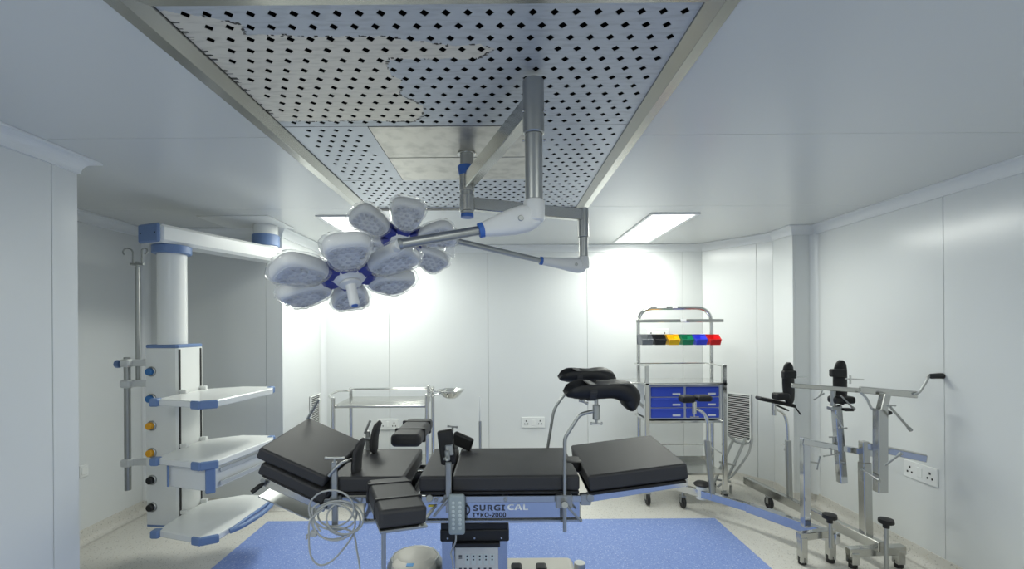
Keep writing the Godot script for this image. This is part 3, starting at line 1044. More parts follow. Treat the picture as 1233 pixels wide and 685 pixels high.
	part("side_rail", rl, M.steel_satin, t)
	var rx := P(153, 430, 3.48).x
	for y in [P(153, 437, 3.48).y, P(153, 462, 3.48).y, P(153, 557, 3.48).y]:
		var cl := MB.new()
		cl.box(Vector3(rx, y, -3.48), Vector3(0.07, 0.06, 0.07), 0.01)
		cl.box(Vector3((rx - 2.642) / 2, y, -3.5), Vector3(-2.642 - rx, 0.052, 0.03), 0.004)
		part("rail_clamp", cl, M.white_plastic, t)
	var kn := MB.new()
	kn.cyl(Vector3(rx - 0.075, P(153, 438, 3.48).y, -3.47), Vector3(rx - 0.045, P(153, 438, 3.48).y, -3.47), 0.03, 16, 0.004)
	kn.cyl(Vector3(rx - 0.05, P(153, 438, 3.48).y, -3.47), Vector3(rx - 0.03, P(153, 438, 3.48).y, -3.47), 0.012)
	part("clamp_knob", kn, M.boom_blue, t)
	# drip stand pole with hooks, held by the clamps
	var ix := P(166, 400, 3.53).x
	var iv := thing("drip_stand_pole", "thin steel drip pole with curled hooks clamped beside the pendant column", "drip stand", Vector3(ix, 1.36, -3.53))
	var ip := MB.new()
	ip.cyl(Vector3(ix, P(166, 460, 3.53).y, -3.53), Vector3(ix, P(166, 322, 3.53).y, -3.53), 0.016, 16)
	part("pole", ip, M.steel_satin, iv)
	var hk := MB.new()
	var hy := P(165, 318, 3.53).y
	hk.bar(Vector3(ix - 0.05, hy, -3.53), Vector3(ix + 0.05, hy, -3.53), 0.025, 0.016, 0.002)
	hk.cyl(Vector3(ix, hy - 0.03, -3.53), Vector3(ix, hy + 0.02, -3.53), 0.012)
	for s in [-1.0, 1.0]:
		var pts: Array = [Vector3(ix + s * 0.035, hy, -3.53), Vector3(ix + s * 0.035, hy + 0.09, -3.53)]
		for k in 8:
			var an := PI * k / 7 * 1.35
			pts.append(Vector3(ix + s * (0.035 + 0.03 * (1 - cos(an))) , hy + 0.095 + 0.026 * sin(an), -3.53 + 0.004 * k))
		hk.tube(pts, 0.0055, 8)
	part("hook", hk, M.steel_satin, iv)

# ---------------------------------------------------------------- operating table
func slab(mb: MB, a: Vector3, b: Vector3, c: Vector3, d: Vector3, th: float, r: float, seg := 3) -> void:
	# a..d: near-left, near-right, far-right, far-left corners of the top face
	var x := ((b + c) - (a + d)) * 0.5
	var z := ((a + b) - (d + c)) * 0.5
	var lx := x.length()
	var lz := z.length()
	x = x.normalized()
	var y := z.cross(x).normalized()
	z = x.cross(y)
	var old := mb.xf
	mb.xf = Transform3D(Basis(x, y, z), (a + b + c + d) * 0.25 - y * th * 0.5)
	if seg > 0:
		mb.rbox(Vector3.ZERO, Vector3(lx, th, lz), r, seg)
	else:
		mb.box(Vector3.ZERO, Vector3(lx, th, lz), r)
	mb.xf = old

func text_part(called: String, txt: String, at: Vector3, height: float, width: float, m: Material, parent: Node, weight := 400) -> void:
	var tm := TextMesh.new()
	var f := SystemFont.new()
	f.font_names = PackedStringArray(["Droid Sans"])
	f.font_weight = weight
	tm.font = f
	tm.text = txt
	tm.font_size = 64
	tm.pixel_size = 0.001
	tm.depth = 0.0015
	var bb := tm.get_aabb()
	var o := put(called, tm, m, parent, Transform3D(Basis.from_scale(Vector3(width / bb.size.x, height / bb.size.y, 1)), at - Vector3(bb.get_center().x * width / bb.size.x, bb.get_center().y * height / bb.size.y, 0)))
	o.set_meta("label", "lettering " + txt)

func operating_table() -> void:
	var t := thing("operating_table", "black padded operating table on a steel pedestal over the blue floor", "operating table", Vector3(-0.13, 0, -2.35))
	var N := 2.1
	var FD := 2.6
	# --- pads
	var p1 := MB.new()
	slab(p1, P(313, 538, N), P(396, 577, N), P(436, 530, FD), P(371, 503, FD), 0.055, 0.012)
	var hp := part("folded_leg_pad", p1, M.leather, t)
	var gm := MB.new()
	var gp := P(367, 549, 2.24)
	var up1 := Vector3(0.38, 0.92, -0.06).normalized()
	gm.lathe([Vector2(0, 0), Vector2(0.017, 0), Vector2(0.017, 0.004), Vector2(0.012, 0.008), Vector2(0.007, 0.006), Vector2(0, 0.005)], gp, up1, 20)
	part("grommet", gm, M.black_rubber, hp)
	var p2 := MB.new()
	slab(p2, P(319, 558, N), P(397, 597, N), P(436, 545, FD), P(371, 516, FD), 0.06, 0.012)
	part("head_pad", p2, M.leather, t)
	var bs := MB.new()
	slab(bs, P(320, 573, N), P(396, 612, N), P(436, 560, FD), P(371, 530, FD), 0.008, 0.002, 0)
	part("head_pad_board", bs, M.black_rubber, t)
	var top := 1.07
	var secs := [[-0.79, -0.445, "back_pad"], [-0.378, -0.236, "kidney_pad"], [-0.226, 0.363, "seat_pad"]]
	for s in secs:
		var mb := MB.new()
		mb.rbox(Vector3((s[0] + s[1]) / 2, top - 0.036, -2.35), Vector3(s[1] - s[0], 0.072, 0.5), 0.014, 3)
		part(s[2], mb, M.leather, t)
		var bd := MB.new()
		bd.box(Vector3((s[0] + s[1]) / 2, top - 0.08, -2.35), Vector3(s[1] - s[0] - 0.006, 0.014, 0.494))
		part("pad_board", bd, M.black_rubber, t)
	var p4 := MB.new()
	slab(p4, P(709, 573, N), P(830, 558, N), P(782, 523, FD), P(686, 536, FD), 0.075, 0.013)
	part("leg_pad", p4, M.leather, t)
	var b4 := MB.new()
	slab(b4, P(711, 593.5, N), P(829, 578.5, N), P(781, 539.5, FD), P(687, 552.5, FD), 0.012, 0.003, 0)
	part("pad_board", b4, M.black_rubber, t)
	var cut := MB.new()
	cut.lathe([Vector2(0, 0.0), Vector2(0.05, 0.0), Vector2(0.058, 0.006), Vector2(0.058, 0.05), Vector2(0.05, 0.055), Vector2(0, 0.05)], Vector3(0.372, top - 0.05, -2.35), Vector3.UP, 28)
	part("perineal_roll", cut, M.black_foam, t)
	# --- steel frame
	var fr := MB.new()
	fr.box(Vector3(-0.137, 0.905, -2.35), Vector3(1.02, 0.1, 0.42), 0.006)
	part("frame_beam", fr, M.steel_mirror, t)
	var lip := MB.new()
	lip.box(Vector3(-0.137, 0.848, -2.35), Vector3(1.03, 0.014, 0.44), 0.003)
	part("frame_lip", lip, M.steel, t)
	for z in [-2.108, -2.592]:
		var rl := MB.new()
		rl.box(Vector3(-0.0, 0.962, z), Vector3(0.74, 0.03, 0.012), 0.002)
		var rail := part("side_rail", rl, M.steel, t)
		var bo := MB.new()
		for x in [-0.3, 0.02, 0.3]:
			bo.cyl(Vector3(x, 0.962, z + 0.006 * sign(z + 2.35)), Vector3(x, 0.962, z + 0.012 * sign(z + 2.35)), 0.009, 12, 0.002)
			bo.box(Vector3(x, 0.962, z - 0.018 * sign(z + 2.35)), Vector3(0.03, 0.022, 0.026))
		part("rail_bolt", bo, M.steel_satin, rail)
		var r2 := MB.new()
		r2.box(Vector3(-0.6, 0.962, z), Vector3(0.36, 0.03, 0.012), 0.002)
		for x in [-0.74, -0.5]:
			r2.box(Vector3(x, 0.965, z - 0.02 * sign(z + 2.35)), Vector3(0.03, 0.022, 0.03))
		part("side_rail", r2, M.steel, t)
	for dp in [[2.12, 0.0], [2.58, 0.0]]:
		var d: float = dp[0]
		var k := 1.0 if d < 2.3 else 0.0
		var a := Vector3(0.40, 0.957, -d)
		var b := Vector3(0.865, 1.03, -d)
		var lr := MB.new()
		lr.bar(a, b, 0.014, 0.034, 0.002)
		part("leg_rail", lr, M.steel_mirror, t)
		var hg := MB.new()
		hg.box(Vector3(0.39, 0.955, -d), Vector3(0.05, 0.05, 0.03), 0.004)
		hg.cyl(Vector3(0.41, 0.965, -d + 0.02), Vector3(0.41, 0.965, -d - 0.02), 0.018)
		part("leg_hinge", hg, M.steel_satin, t)
		var hl := MB.new()
		hl.bar(P(317, 576, d), P(393, 609, d), 0.012, 0.06, 0.003)
		part("head_plate_side", hl, M.steel, t)
		var hh := MB.new()
		hh.cyl(P(316, 578, d) + Vector3(0.005, 0, 0.01), P(316, 578, d) + Vector3(0.005, 0, -0.01), 0.011)
		part("head_pivot", hh, M.steel_satin, t)
		var h3 := MB.new()
		h3.box(P(397, 606, d), Vector3(0.05, 0.05, 0.026), 0.004)
		part("head_hinge", h3, M.steel_satin, t)
	var tray := MB.new()
	tray.bar(P(338, 578, 2.36) - Vector3(0, 0.004, 0), P(393, 603, 2.36) - Vector3(0, 0.004, 0), 0.44, 0.006, 0.001)
	part("head_plate", tray, M.steel_satin, t)
	var lv := MB.new()
	lv.tube([P(318, 582, 2.1), P(313, 585, 2.08), P(303, 593, 2.06)], [0.006, 0.011, 0.011], 10)
	part("release_lever", lv, M.black_rubber, t)
	var hr := MB.new()
	hr.tube([P(370, 505, 2.62), P(384, 480, 2.62)], 0.008, 10)
	part("release_rod", hr, M.steel_satin, t)
	# knob and sticker on the beam
	var kn := MB.new()
	kn.cyl(P(517, 600, 2.12), P(517, 600, 2.09), 0.016, 16)
	part("lock_knob", kn, M.steel_satin, t)
	var ys := MB.new()
	ys.box(P(520, 609, 2.137), Vector3(0.035, 0.009, 0.002), 0.0)
	part("warning_sticker", ys, M.sticker_yellow, t)
	# lettering on the beam
	var zf := -2.1385
	var sy := P(600, 611, 2.138).y
	text_part("lettering", "SURGI", Vector3(P(589, 611, 2.138).x, P(589, 611.5, 2.138).y, zf), 0.027, 0.148, M.print_dark, t, 700)
	text_part("lettering", "CAL", Vector3(P(623.5, 611, 2.138).x, P(623, 610.5, 2.138).y, zf), 0.027, 0.096, M.print_light, t, 700)
	text_part("lettering", "TYKO-2000", Vector3(P(589, 619, 2.138).x, P(589, 620, 2.138).y, zf), 0.022, 0.158, M.print_black, t, 700)
	var lg := MB.new()
	var lc := P(562, 614, 2.138)
	var arc: Array = []
	for k in 15:
		var an := -1.9 + 3.9 * k / 14
		arc.append(Vector3(lc.x + 0.013 * cos(an), lc.y + 0.02 * sin(an), zf))
	lg.tube(arc, 0.0035, 6)
	lg.box(Vector3(lc.x - 0.004, lc.y - 0.006, zf), Vector3(0.006, 0.026, 0.003), 0.0)
	lg.box(Vector3(lc.x - 0.01, lc.y + 0.008, zf), Vector3(0.016, 0.005, 0.003), 0.0)
	part("emblem", lg, M.print_dark, t)
	# --- pedestal: bellows, column, control panel
	var cx := -0.13
	for k in 3:
		var bl := MB.new()
		bl.rbox(Vector3(cx, 0.826 - 0.034 * k - (0.012 if k == 2 else 0.0), -2.36), Vector3(0.322 + 0.006 * k, 0.036 if k < 2 else 0.06, 0.3), 0.008, 2)
		part("bellows_fold", bl, M.black_rubber, t)
	var rv := MB.new()
	for x in [-0.13, 0.0, 0.13]:
		rv.cyl(Vector3(cx + x, 0.735, -2.212), Vector3(cx + x, 0.735, -2.206), 0.005, 10, 0.001)
	part("rivet", rv, M.steel, t)
	var cl := MB.new()
	cl.box(Vector3(cx, 0.46, -2.36), Vector3(0.318, 0.53, 0.29), 0.006)
	part("pedestal_column", cl, M.steel_mirror, t)
	var cp := MB.new()
	cp.box(Vector3(cx + 0.01, 0.60, -2.206), Vector3(0.208, 0.2, 0.016), 0.004)
	var pan := part("control_panel", cp, M.panel_grey, t)
	var ph := MB.new()
	ph.box(Vector3(cx + 0.008, 0.708, -2.204), Vector3(0.23, 0.02, 0.03), 0.003)
	part("panel_hood", ph, M.black_rubber, t)
	var zc := -2.1975
	for k in 5:
		var x := cx - 0.035 + 0.03 * k
		var kf := MB.new()
		kf.box(Vector3(x, 0.638, zc), Vector3(0.022, 0.052, 0.002), 0.001)
		part("key_strip", kf, M.handset_key, pan)
		var kd := MB.new()
		kd.box(Vector3(x, 0.654, zc + 0.0015), Vector3(0.008, 0.008, 0.002), 0.0)
		kd.box(Vector3(x, 0.638, zc + 0.0015), Vector3(0.007, 0.006, 0.002), 0.0)
		part("key_symbol", kd, M.print_dark, pan)
	var kx := MB.new()
	kx.box(Vector3(cx - 0.068, 0.656, zc), Vector3(0.016, 0.006, 0.002), 0.0)
	kx.box(Vector3(cx - 0.068, 0.645, zc), Vector3(0.016, 0.004, 0.002), 0.0)
	for x in [-0.068, -0.045, -0.02, 0.02, 0.05, 0.075]:
		kx.box(Vector3(cx + x, 0.594, zc), Vector3(0.012, 0.008, 0.002), 0.0)
	part("key_symbol", kx, M.print_dark, pan)
	# --- base
	var ba := MB.new()
	ba.rbox(Vector3(-0.13, 0.215, -2.36), Vector3(0.98, 0.27, 0.46), 0.04, 3)
	part("base", ba, M.base_beige, t)
	var br := MB.new()
	br.rbox(Vector3(0.195, 0.385, -2.43), Vector3(0.42, 0.11, 0.4), 0.035, 3)
	part("base_cover", br, M.base_beige, t)
	var dm := MB.new()
	var dc := P(500, 690, 2.45)
	dm.lathe([Vector2(0, 0.115), Vector2(0.07, 0.11), Vector2(0.115, 0.092), Vector2(0.14, 0.055), Vector2(0.147, 0.0), Vector2(0.147, -0.12)], dc, Vector3.UP, 32)
	var dome := part("motor_dome", dm, M.base_beige, t)
	var db := MB.new()
	db.lathe([Vector2(0.118, 0.09), Vector2(0.124, 0.092), Vector2(0.146, 0.056), Vector2(0.15, 0.03), Vector2(0.146, 0.028)], dc, Vector3.UP, 32)
	part("dome_band", db, M.steel_satin, dome)
	var dl := MB.new()
	var fc := dc + Vector3(0.004, 0.004, 0.05)
	dl.lathe([Vector2(0, 0.098), Vector2(0.09, 0.096), Vector2(0.112, 0.085), Vector2(0.122, 0.05), Vector2(0.125, -0.1)], fc, Vector3.UP, 32)
	part("dome_cover", dl, M.base_beige, dome)
	var ds := MB.new()
	ds.xf = Transform3D(Basis(Vector3.RIGHT, 0.05), fc + Vector3(-0.01, 0.098, 0.06))
	ds.box(Vector3.ZERO, Vector3(0.036, 0.003, 0.024), 0.0)
	part("sticker", ds, M.sticker_blue, dome)
	for a in [[622, 684, 2.3], [652, 684, 2.3]]:
		var pd := MB.new()
		pd.rbox(P(a[0], a[1], a[2]), Vector3(0.055, 0.03, 0.07), 0.012, 2)
		part("foot_pedal", pd, M.black_rubber, t)
	var bk := MB.new()
	bk.cyl(P(698, 700, 2.4), P(698, 677, 2.4), 0.03, 20)
	part("brake_post", bk, M.steel_satin, t)
	for x in [-0.5, 0.24]:
		for z in [-2.2, -2.52]:
			var w := MB.new()
			w.cyl(Vector3(x - 0.02, 0.05, z), Vector3(x + 0.02, 0.05, z), 0.05, 20, 0.008)
			part("caster", w, M.black_rubber, t)

func t_screw(mb: MB, at: Vector3, dirv: Vector3, l: float, handle: float, across := Vector3.RIGHT) -> void:
	mb.cyl(at, at + dirv * l, 0.006, 10, 0.001)
	mb.tube([at + dirv * l - across * handle, at + dirv * l + across * handle], 0.0045, 8)
	for s in [-1.0, 1.0]:
		mb.cyl(at + dirv * l + across * s * handle, at + dirv * l + across * s * (handle + 0.01), 0.0065, 8, 0.001)

func leg_trough(path: Array, rad: Array, wide: Array, hollow: Array) -> MB:
	# padded trough: wide cross-section, hollow where the calf rests
	var mb := MB.new()
	var rings: Array = []
	for i in path.size():
		var tg: Vector3 = ((path[min(i + 1, path.size() - 1)] as Vector3) - path[max(i - 1, 0)]).normalized()
		var sd := Vector3.BACK
		sd = (sd - tg * sd.dot(tg)).normalized()
		var up := sd.cross(tg).normalized()
		if up.y < 0.0 and i < path.size() / 2:
			up = -up
		var ring := PackedVector3Array()
		for j in 28:
			var an := TAU * j / 28
			var y: float = sin(an)
			if y > 0.0:
				y = y * (1.0 - hollow[i]) - hollow[i] * 0.6 * max(0.0, 1.0 - pow(abs(cos(an)), 1.5) * 1.0) + hollow[i] * 0.55 * pow(abs(cos(an)), 6.0)
			ring.append(path[i] + sd * cos(an) * wide[i] + up * y * rad[i])
		rings.append(ring)
	mb.loft(rings)
	return mb

func table_accessories() -> void:
	# --- arm boards
	var a1 := thing("arm_board", "black strapped arm board swung out in front of the operating table", "arm board", P(470, 640, 1.9))
	var q := [P(459, 616, 1.66), P(516, 609, 1.735), P(490, 573, 2.045), P(440, 577, 1.975)]
	var pad := MB.new()
	slab(pad, q[0], q[1], q[2], q[3], 0.07, 0.016)
	part("pad", pad, M.leather, a1)
	var bd := MB.new()
	var dn := Vector3(0, -0.073, 0)
	slab(bd, q[0] + dn, q[1] + dn, q[2] + dn, q[3] + dn, 0.01, 0.003, 0)
	part("board", bd, M.steel_satin, a1)
	for k in [0.3, 0.78]:
		var sp := MB.new()
		var l: Vector3 = q[0].lerp(q[3], k)
		var r: Vector3 = q[1].lerp(q[2], k)
		var l2: Vector3 = q[0].lerp(q[3], k + 0.05)
		var r2: Vector3 = q[1].lerp(q[2], k + 0.05)
		var ex := (r - l).normalized() * 0.004
		var u := Vector3(0, 0.004, 0)
		slab(sp, l - ex + u, r + ex + u, r2 + ex + u, l2 - ex + u, 0.08, 0.004, 0)
		part("strap", sp, M.black_rubber, a1)
	var rod := MB.new()
	rod.cyl(P(462, 634, 1.74), P(462, 790, 1.74), 0.0085, 14)
	rod.bar(P(505, 634, 1.72), P(525, 608, 2.05), 0.012, 0.012)
	rod.bar(P(455, 606, 1.95), P(448, 612, 2.09), 0.02, 0.02)
	part("support_rod", rod, M.steel_satin, a1)
	var a2 := thing("arm_board", "black strapped arm board reaching back beyond the operating table", "arm board", P(495, 540, 2.9))
	var w := [P(470, 523, 2.72), P(507, 523, 2.72), P(521, 503, 3.24), P(490, 503, 3.24)]
	var pd2 := MB.new()
	slab(pd2, w[0], w[1], w[2], w[3], 0.08, 0.03, 4)
	part("pad", pd2, M.leather, a2)
	for k in [0.28, 0.74]:
		var sp := MB.new()
		var l: Vector3 = w[0].lerp(w[3], k)
		var r: Vector3 = w[1].lerp(w[2], k)
		var l2: Vector3 = w[0].lerp(w[3], k + 0.06)
		var r2: Vector3 = w[1].lerp(w[2], k + 0.06)
		var ex := (r - l).normalized() * 0.004
		var u := Vector3(0, 0.004, 0)
		slab(sp, l - ex + u, r + ex + u, r2 + ex + u, l2 - ex + u, 0.086, 0.004, 0)
		part("strap", sp, M.black_rubber, a2)
	var r2 := MB.new()
	r2.bar(P(488, 541, 2.78), Vector3(P(488, 541, 2.78).x, 0.965, -2.605), 0.03, 0.012)
	part("support_rod", r2, M.steel_satin, a2)
	# --- paddle-shaped shoulder supports over the back section
	var spots := [[430, 551, 2.2, 24.0, 10.0, "curved black shoulder pad on the steel post with coiled cable", "near"], [451, 526, 2.52, 20.0, 8.0, "curved black shoulder pad in front of the far arm board", "far"]]
	for s in spots:
		var c := P(s[0], s[1], s[2])
		var o := thing("shoulder_support", s[5], "shoulder support", c - Vector3(0, 0.1, 0), "shoulder supports")
		var hh: float = s[3] * s[2] / F
		var rings: Array = []
		for k in 9:
			var tt := float(k) / 8 * 2 - 1
			var hw: float = 0.058 * sqrt(max(0.02, 1 - pow(abs(tt), 5)))
			var th: float = 0.019 * sqrt(max(0.05, 1 - pow(abs(tt), 8)))
			var cen := c + Vector3(0.014 * tt + 0.014 * tt * tt, hh * tt, 0)
			var ring := PackedVector3Array()
			for j in 16:
				var an := TAU * j / 16
				ring.append(cen + Vector3(cos(an) * th, 0, sin(an) * hw))
			rings.append(ring)
		var mb := MB.new()
		mb.loft(rings)
		part("pad", mb, M.leather, o)
		var br := MB.new()
		if s[6] == "near":
			var pr := P(403, 560, 2.085)
			br.box(Vector3(pr.x, (P(403, 556, 2.085).y + P(403, 640, 2.085).y) / 2, pr.z), Vector3(0.026, P(403, 556, 2.085).y - P(403, 640, 2.085).y, 0.016), 0.003)
			br.tube(bend([P(396, 573, 2.075), P(405, 562, 2.075), P(414, 556, 2.09), P(427, 553, 2.2)], 0.03), 0.008, 10)
			t_screw(br, Vector3(pr.x, P(403, 558, 2.085).y, pr.z), Vector3.UP, 0.025, 0.035)
			br.box(Vector3(pr.x, 0.962, pr.z - 0.012), Vector3(0.05, 0.05, 0.02), 0.004)
		else:
			br.bar(P(439, 522, 2.56), P(446, 506, 2.56), 0.012, 0.012)
			br.box(P(443, 536, 2.57), Vector3(0.022, 0.16, 0.016), 0.003)
			br.tube([P(437, 528, 2.55), P(449, 529, 2.53)], 0.009, 10)
			br.bar(P(443, 550, 2.605), Vector3(P(443, 550, 2.605).x, 0.95, -2.605), 0.022, 0.016)
		part("bracket", br, M.steel_satin, o)
	# --- lateral support with square pad on the near rail
	var ls := thing("lateral_support", "black square body support pad on a steel post beside the handset", "body support", P(540, 600, 2.09))
	var lp := MB.new()
	var lc := P(538, 538, 2.12)
	lp.xf = Transform3D(Basis.from_euler(Vector3(0, 0.15, 0.12)), lc)
	lp.rbox(Vector3.ZERO, Vector3(0.072, 0.16, 0.03), 0.012, 3)
	part("pad", lp, M.black_foam, ls)
	var lb := MB.new()
	var lx := P(540, 560, 2.085)
	var ly0: float = P(540, 617, 2.085).y
	lb.box(Vector3(lx.x, (P(540, 556, 2.085).y + ly0) / 2, -2.085), Vector3(0.026, P(540, 556, 2.085).y - ly0, 0.014), 0.003)
	lb.xf = Transform3D(Basis.from_euler(Vector3(0, 0, 0.1)), P(541, 542, 2.095))
	lb.box(Vector3.ZERO, Vector3(0.036, 0.05, 0.012), 0.004)
	lb.box(Vector3(-0.01, -0.02, 0.01), Vector3(0.022, 0.05, 0.02), 0.005)
	lb.xf = Transform3D.IDENTITY
	t_screw(lb, P(539, 545, 2.085), Vector3(-0.3, -0.9, 0.2).normalized(), 0.03, 0.02, Vector3(0.3, 0.2, 0.9).normalized())
	lb.box(Vector3(lx.x, 0.962, -2.096), Vector3(0.05, 0.05, 0.012), 0.004)
	lb.bar(P(540, 600, 2.07), P(522, 622, 2.06), 0.01, 0.012)
	part("bracket", lb, M.steel_satin, ls)
	# --- second lateral support on the far rail
	var l2 := thing("lateral_support", "tilted black body support pad at the far table rail", "body support", P(556, 540, 2.6))
	var m2 := MB.new()
	m2.xf = Transform3D(Basis.from_euler(Vector3(0.1, -0.3, -0.35)), P(557, 531, 2.55))
	m2.rbox(Vector3.ZERO, Vector3(0.12, 0.075, 0.035), 0.014, 3)
	part("pad", m2, M.black_foam, l2)
	var b2 := MB.new()
	b2.box(Vector3(P(549, 530, 2.6).x, 1.03, -2.607), Vector3(0.024, 0.2, 0.014), 0.003)
	t_screw(b2, P(545, 519, 2.6), Vector3(0.0, 1.0, 0), 0.025, 0.02, Vector3(1, -0.1, 0).normalized())
	part("bracket", b2, M.steel_satin, l2)
	# --- leg supports (troughs on bent rods)
	for s in [[0, 2.085, "large black padded leg trough on the bent steel rod at the near rail"], [1, 2.61, "black padded leg trough standing behind the other, on the far rail"]]:
		var d: float = s[1]
		var o := thing("leg_support", s[2], "leg support", Vector3(P(680, 600, 2.085).x, 0.95, -d), "leg supports")
		var path: Array = []
		var sc := 1.0
		if s[0] == 0:
			for p in [[680, 474], [687, 470], [697, 467], [710, 466], [724, 465], [738, 465], [750, 469], [757, 477], [756, 485], [752, 490]]:
				path.append(P(p[0], p[1], 2.085))
		else:
			for p in [[673, 455], [679, 452], [686, 450], [695, 449.5], [705, 449], [715, 449], [723, 451], [730, 455], [734, 461], [735, 466]]:
				path.append(P(p[0], p[1], d))
		var rr := [0.016, 0.04, 0.052, 0.056, 0.056, 0.055, 0.054, 0.05, 0.042, 0.016]
		var ww := [0.05, 0.082, 0.09, 0.092, 0.09, 0.088, 0.084, 0.08, 0.07, 0.03]
		var ho := [0.5, 0.85, 0.9, 0.8, 0.55, 0.3, 0.1, 0.0, 0.0, 0.0]
		var lane: Array = []
		var fine := [[], [], []]
		var src := [rr, ww, ho]
		var smooth := bezier(path, 4)
		for k in smooth.size():
			var f := float(k) / 4.0
			var i0 := mini(int(f), 8)
			lane.append(smooth[k])
			for m in 3:
				fine[m].append(lerpf(src[m][i0], src[m][i0 + 1], f - i0))
		var n_last: int = lane.size() - 1
		for k in 4:
			for m in 2:
				fine[m][n_last - k] = src[m][8] * sqrt(1.0 - pow(1.0 - (k + 0.3) / 4.3, 2.0))
		var tr := leg_trough(lane, fine[0], fine[1], fine[2])
		part("trough", tr, M.black_foam, o)
		var sm := MB.new()
		var si: Vector3 = path[3]
		var ring0: Array = []
		for k in 17:
			var an := PI + PI * k / 16
			ring0.append(si + Vector3(0, sin(an) * 0.059, cos(an) * 0.096))
		for k in 16:
			sm.bar(ring0[k], ring0[k + 1], 0.03, 0.004, 0.001, Vector3(1, 0, 0).cross(ring0[k + 1] - ring0[k]).normalized())
		sm.bar(ring0[0] + Vector3(0, 0.02, 0), ring0[16] + Vector3(0, 0.02, 0), 0.03, 0.006, 0.002)
		part("strap", sm, M.leather, o)
		var rd := MB.new()
		if s[0] == 0:
			rd.tube(bend([P(680, 640, d), P(680, 527, d), P(698, 499, d), P(714, 495, d)], 0.02), 0.0085, 12)
			rd.cyl(P(718, 505, d), P(718, 487, d), 0.017, 16)
			rd.cyl(P(718, 489, d), P(718, 470, d), 0.009, 12)
			t_screw(rd, P(718, 505, d), Vector3.DOWN, 0.018, 0.018)
			t_screw(rd, P(701, 476, d - 0.03), Vector3(0.2, -1, 0).normalized(), 0.03, 0.012, Vector3(1, -0.4, 0).normalized())
			rd.box(P(679, 603, d), Vector3(0.075, 0.06, 0.03), 0.004)
			rd.cyl(P(680, 608, d - 0.015), P(680, 608, d - 0.045), 0.016, 14)
			rd.bar(P(683, 610, d - 0.03), P(700, 628, d - 0.02), 0.01, 0.01)
		else:
			rd.tube(bend([P(656, 560, d), P(667, 492, d), P(680, 474, d), P(700, 462, d)], 0.04), 0.0085, 12)
			rd.box(Vector3(P(656, 560, d).x, 0.962, -2.607), Vector3(0.06, 0.05, 0.018), 0.004)
		part("rod", rd, M.steel_satin, o)
	# --- hand control
	var hs := thing("hand_control", "pale grey table handset with two rows of keys hung on the rail", "remote control", P(550, 645, 2.07))
	var hc := P(550, 619, 2.062)
	var hb := MB.new()
	hb.rbox(hc, Vector3(0.073, 0.182, 0.024), 0.011, 3)
	part("body", hb, M.handset, hs)
	for k in 7:
		for s in [-1.0, 1.0]:
			var ky := MB.new()
			ky.lathe([Vector2(0, 0.003), Vector2(0.006, 0.002), Vector2(0.0075, 0)], hc + Vector3(s * 0.015, 0.055 - 0.019 * k, 0.012), Vector3.BACK, 10)
			part("key", ky, M.handset_key, hs)
	var hk := MB.new()
	hk.tube(bezier([P(549, 644, 2.06), P(548.5, 652, 2.07), P(546, 658, 2.12), P(543, 666, 2.15), P(545, 676, 2.16), P(547, 700, 2.17)], 8), 0.004, 8)
	part("cord", hk, M.cable_grey, hs)
	# --- coiled mains cable hung over the post
	var cb := thing("mains_cable", "coil of pale grey cable with plug draped over the shoulder support post", "cable", P(403, 650, 2.06))
	var pts: Array = []
	for k in 130:
		var u := float(k) / 129
		var an := u * TAU * 5.2 + 1.2
		var r1 := 24.0 + 7.0 * sin(u * 17.0) + 3.0 * sin(u * 41.0)
		var cxp := 405.0 + 5.0 * sin(u * 9.0)
		var cyp := 622.0 + 5.0 * cos(u * 7.0)
		pts.append(P(cxp + cos(an) * r1, cyp + sin(an) * (r1 * 0.82), 2.05 + 0.02 * sin(an * 0.5 + u * 5.0)))
	pts.append_array(bezier([pts[-1], P(423, 640, 2.05), P(430, 665, 2.04), P(434, 690, 2.04), P(436, 712, 2.05)], 8).slice(1))
	var cm := MB.new()
	cm.tube(pts, 0.0042, 7)
	part("coil", cm, M.cable_grey, cb)
	var lp2 := MB.new()
	lp2.tube(bezier([P(390, 612, 2.04), P(374, 626, 2.03), P(372, 645, 2.03), P(374, 668, 2.02), P(384, 680, 2.02), P(400, 675, 2.03), P(418, 655, 2.04), P(427, 640, 2.05)], 8), 0.0042, 8)
	lp2.tube(bezier([P(384, 606, 2.05), P(376, 614, 2.04), P(380, 630, 2.04), P(386, 640, 2.04)], 8), 0.0042, 8)
	part("loose_loop", lp2, M.cable_grey, cb)
	var pg := MB.new()
	pg.rbox(P(378, 642, 2.04), Vector3(0.03, 0.026, 0.022), 0.006, 2)
	for s in [-1.0, 0.0, 1.0]:
		pg.cyl(P(374, 644, 2.04) + Vector3(-0.006, 0.008 * s, 0), P(370, 647, 2.04) + Vector3(-0.006, 0.008 * s, 0), 0.003, 8, 0.0)
	part("plug", pg, M.cable_grey, cb)

# ---------------------------------------------------------------- orthopaedic traction frames
func caster(parent: Node, at: Vector3, r: float, m_fork: Material) -> void:
	# at: top of the fork; the wheel touches the floor
	var f := MB.new()
	f.cyl(Vector3(at.x, r * 1.5, at.z), at, 0.014, 12)
	f.box(Vector3(at.x, r * 1.95, at.z), Vector3(0.05, 0.012, 0.06), 0.003)
	for s in [-1.0, 1.0]:
		f.box(Vector3(at.x + s * 0.02, r * 1.45, at.z), Vector3(0.005, r * 1.1, 0.04), 0.001)
	var fork := part("caster", f, m_fork, parent)
	var w := MB.new()
	w.cyl(Vector3(at.x - 0.015, r, at.z), Vector3(at.x + 0.015, r, at.z), r, 20, 0.006)
	part("wheel", w, M.black_rubber, fork)

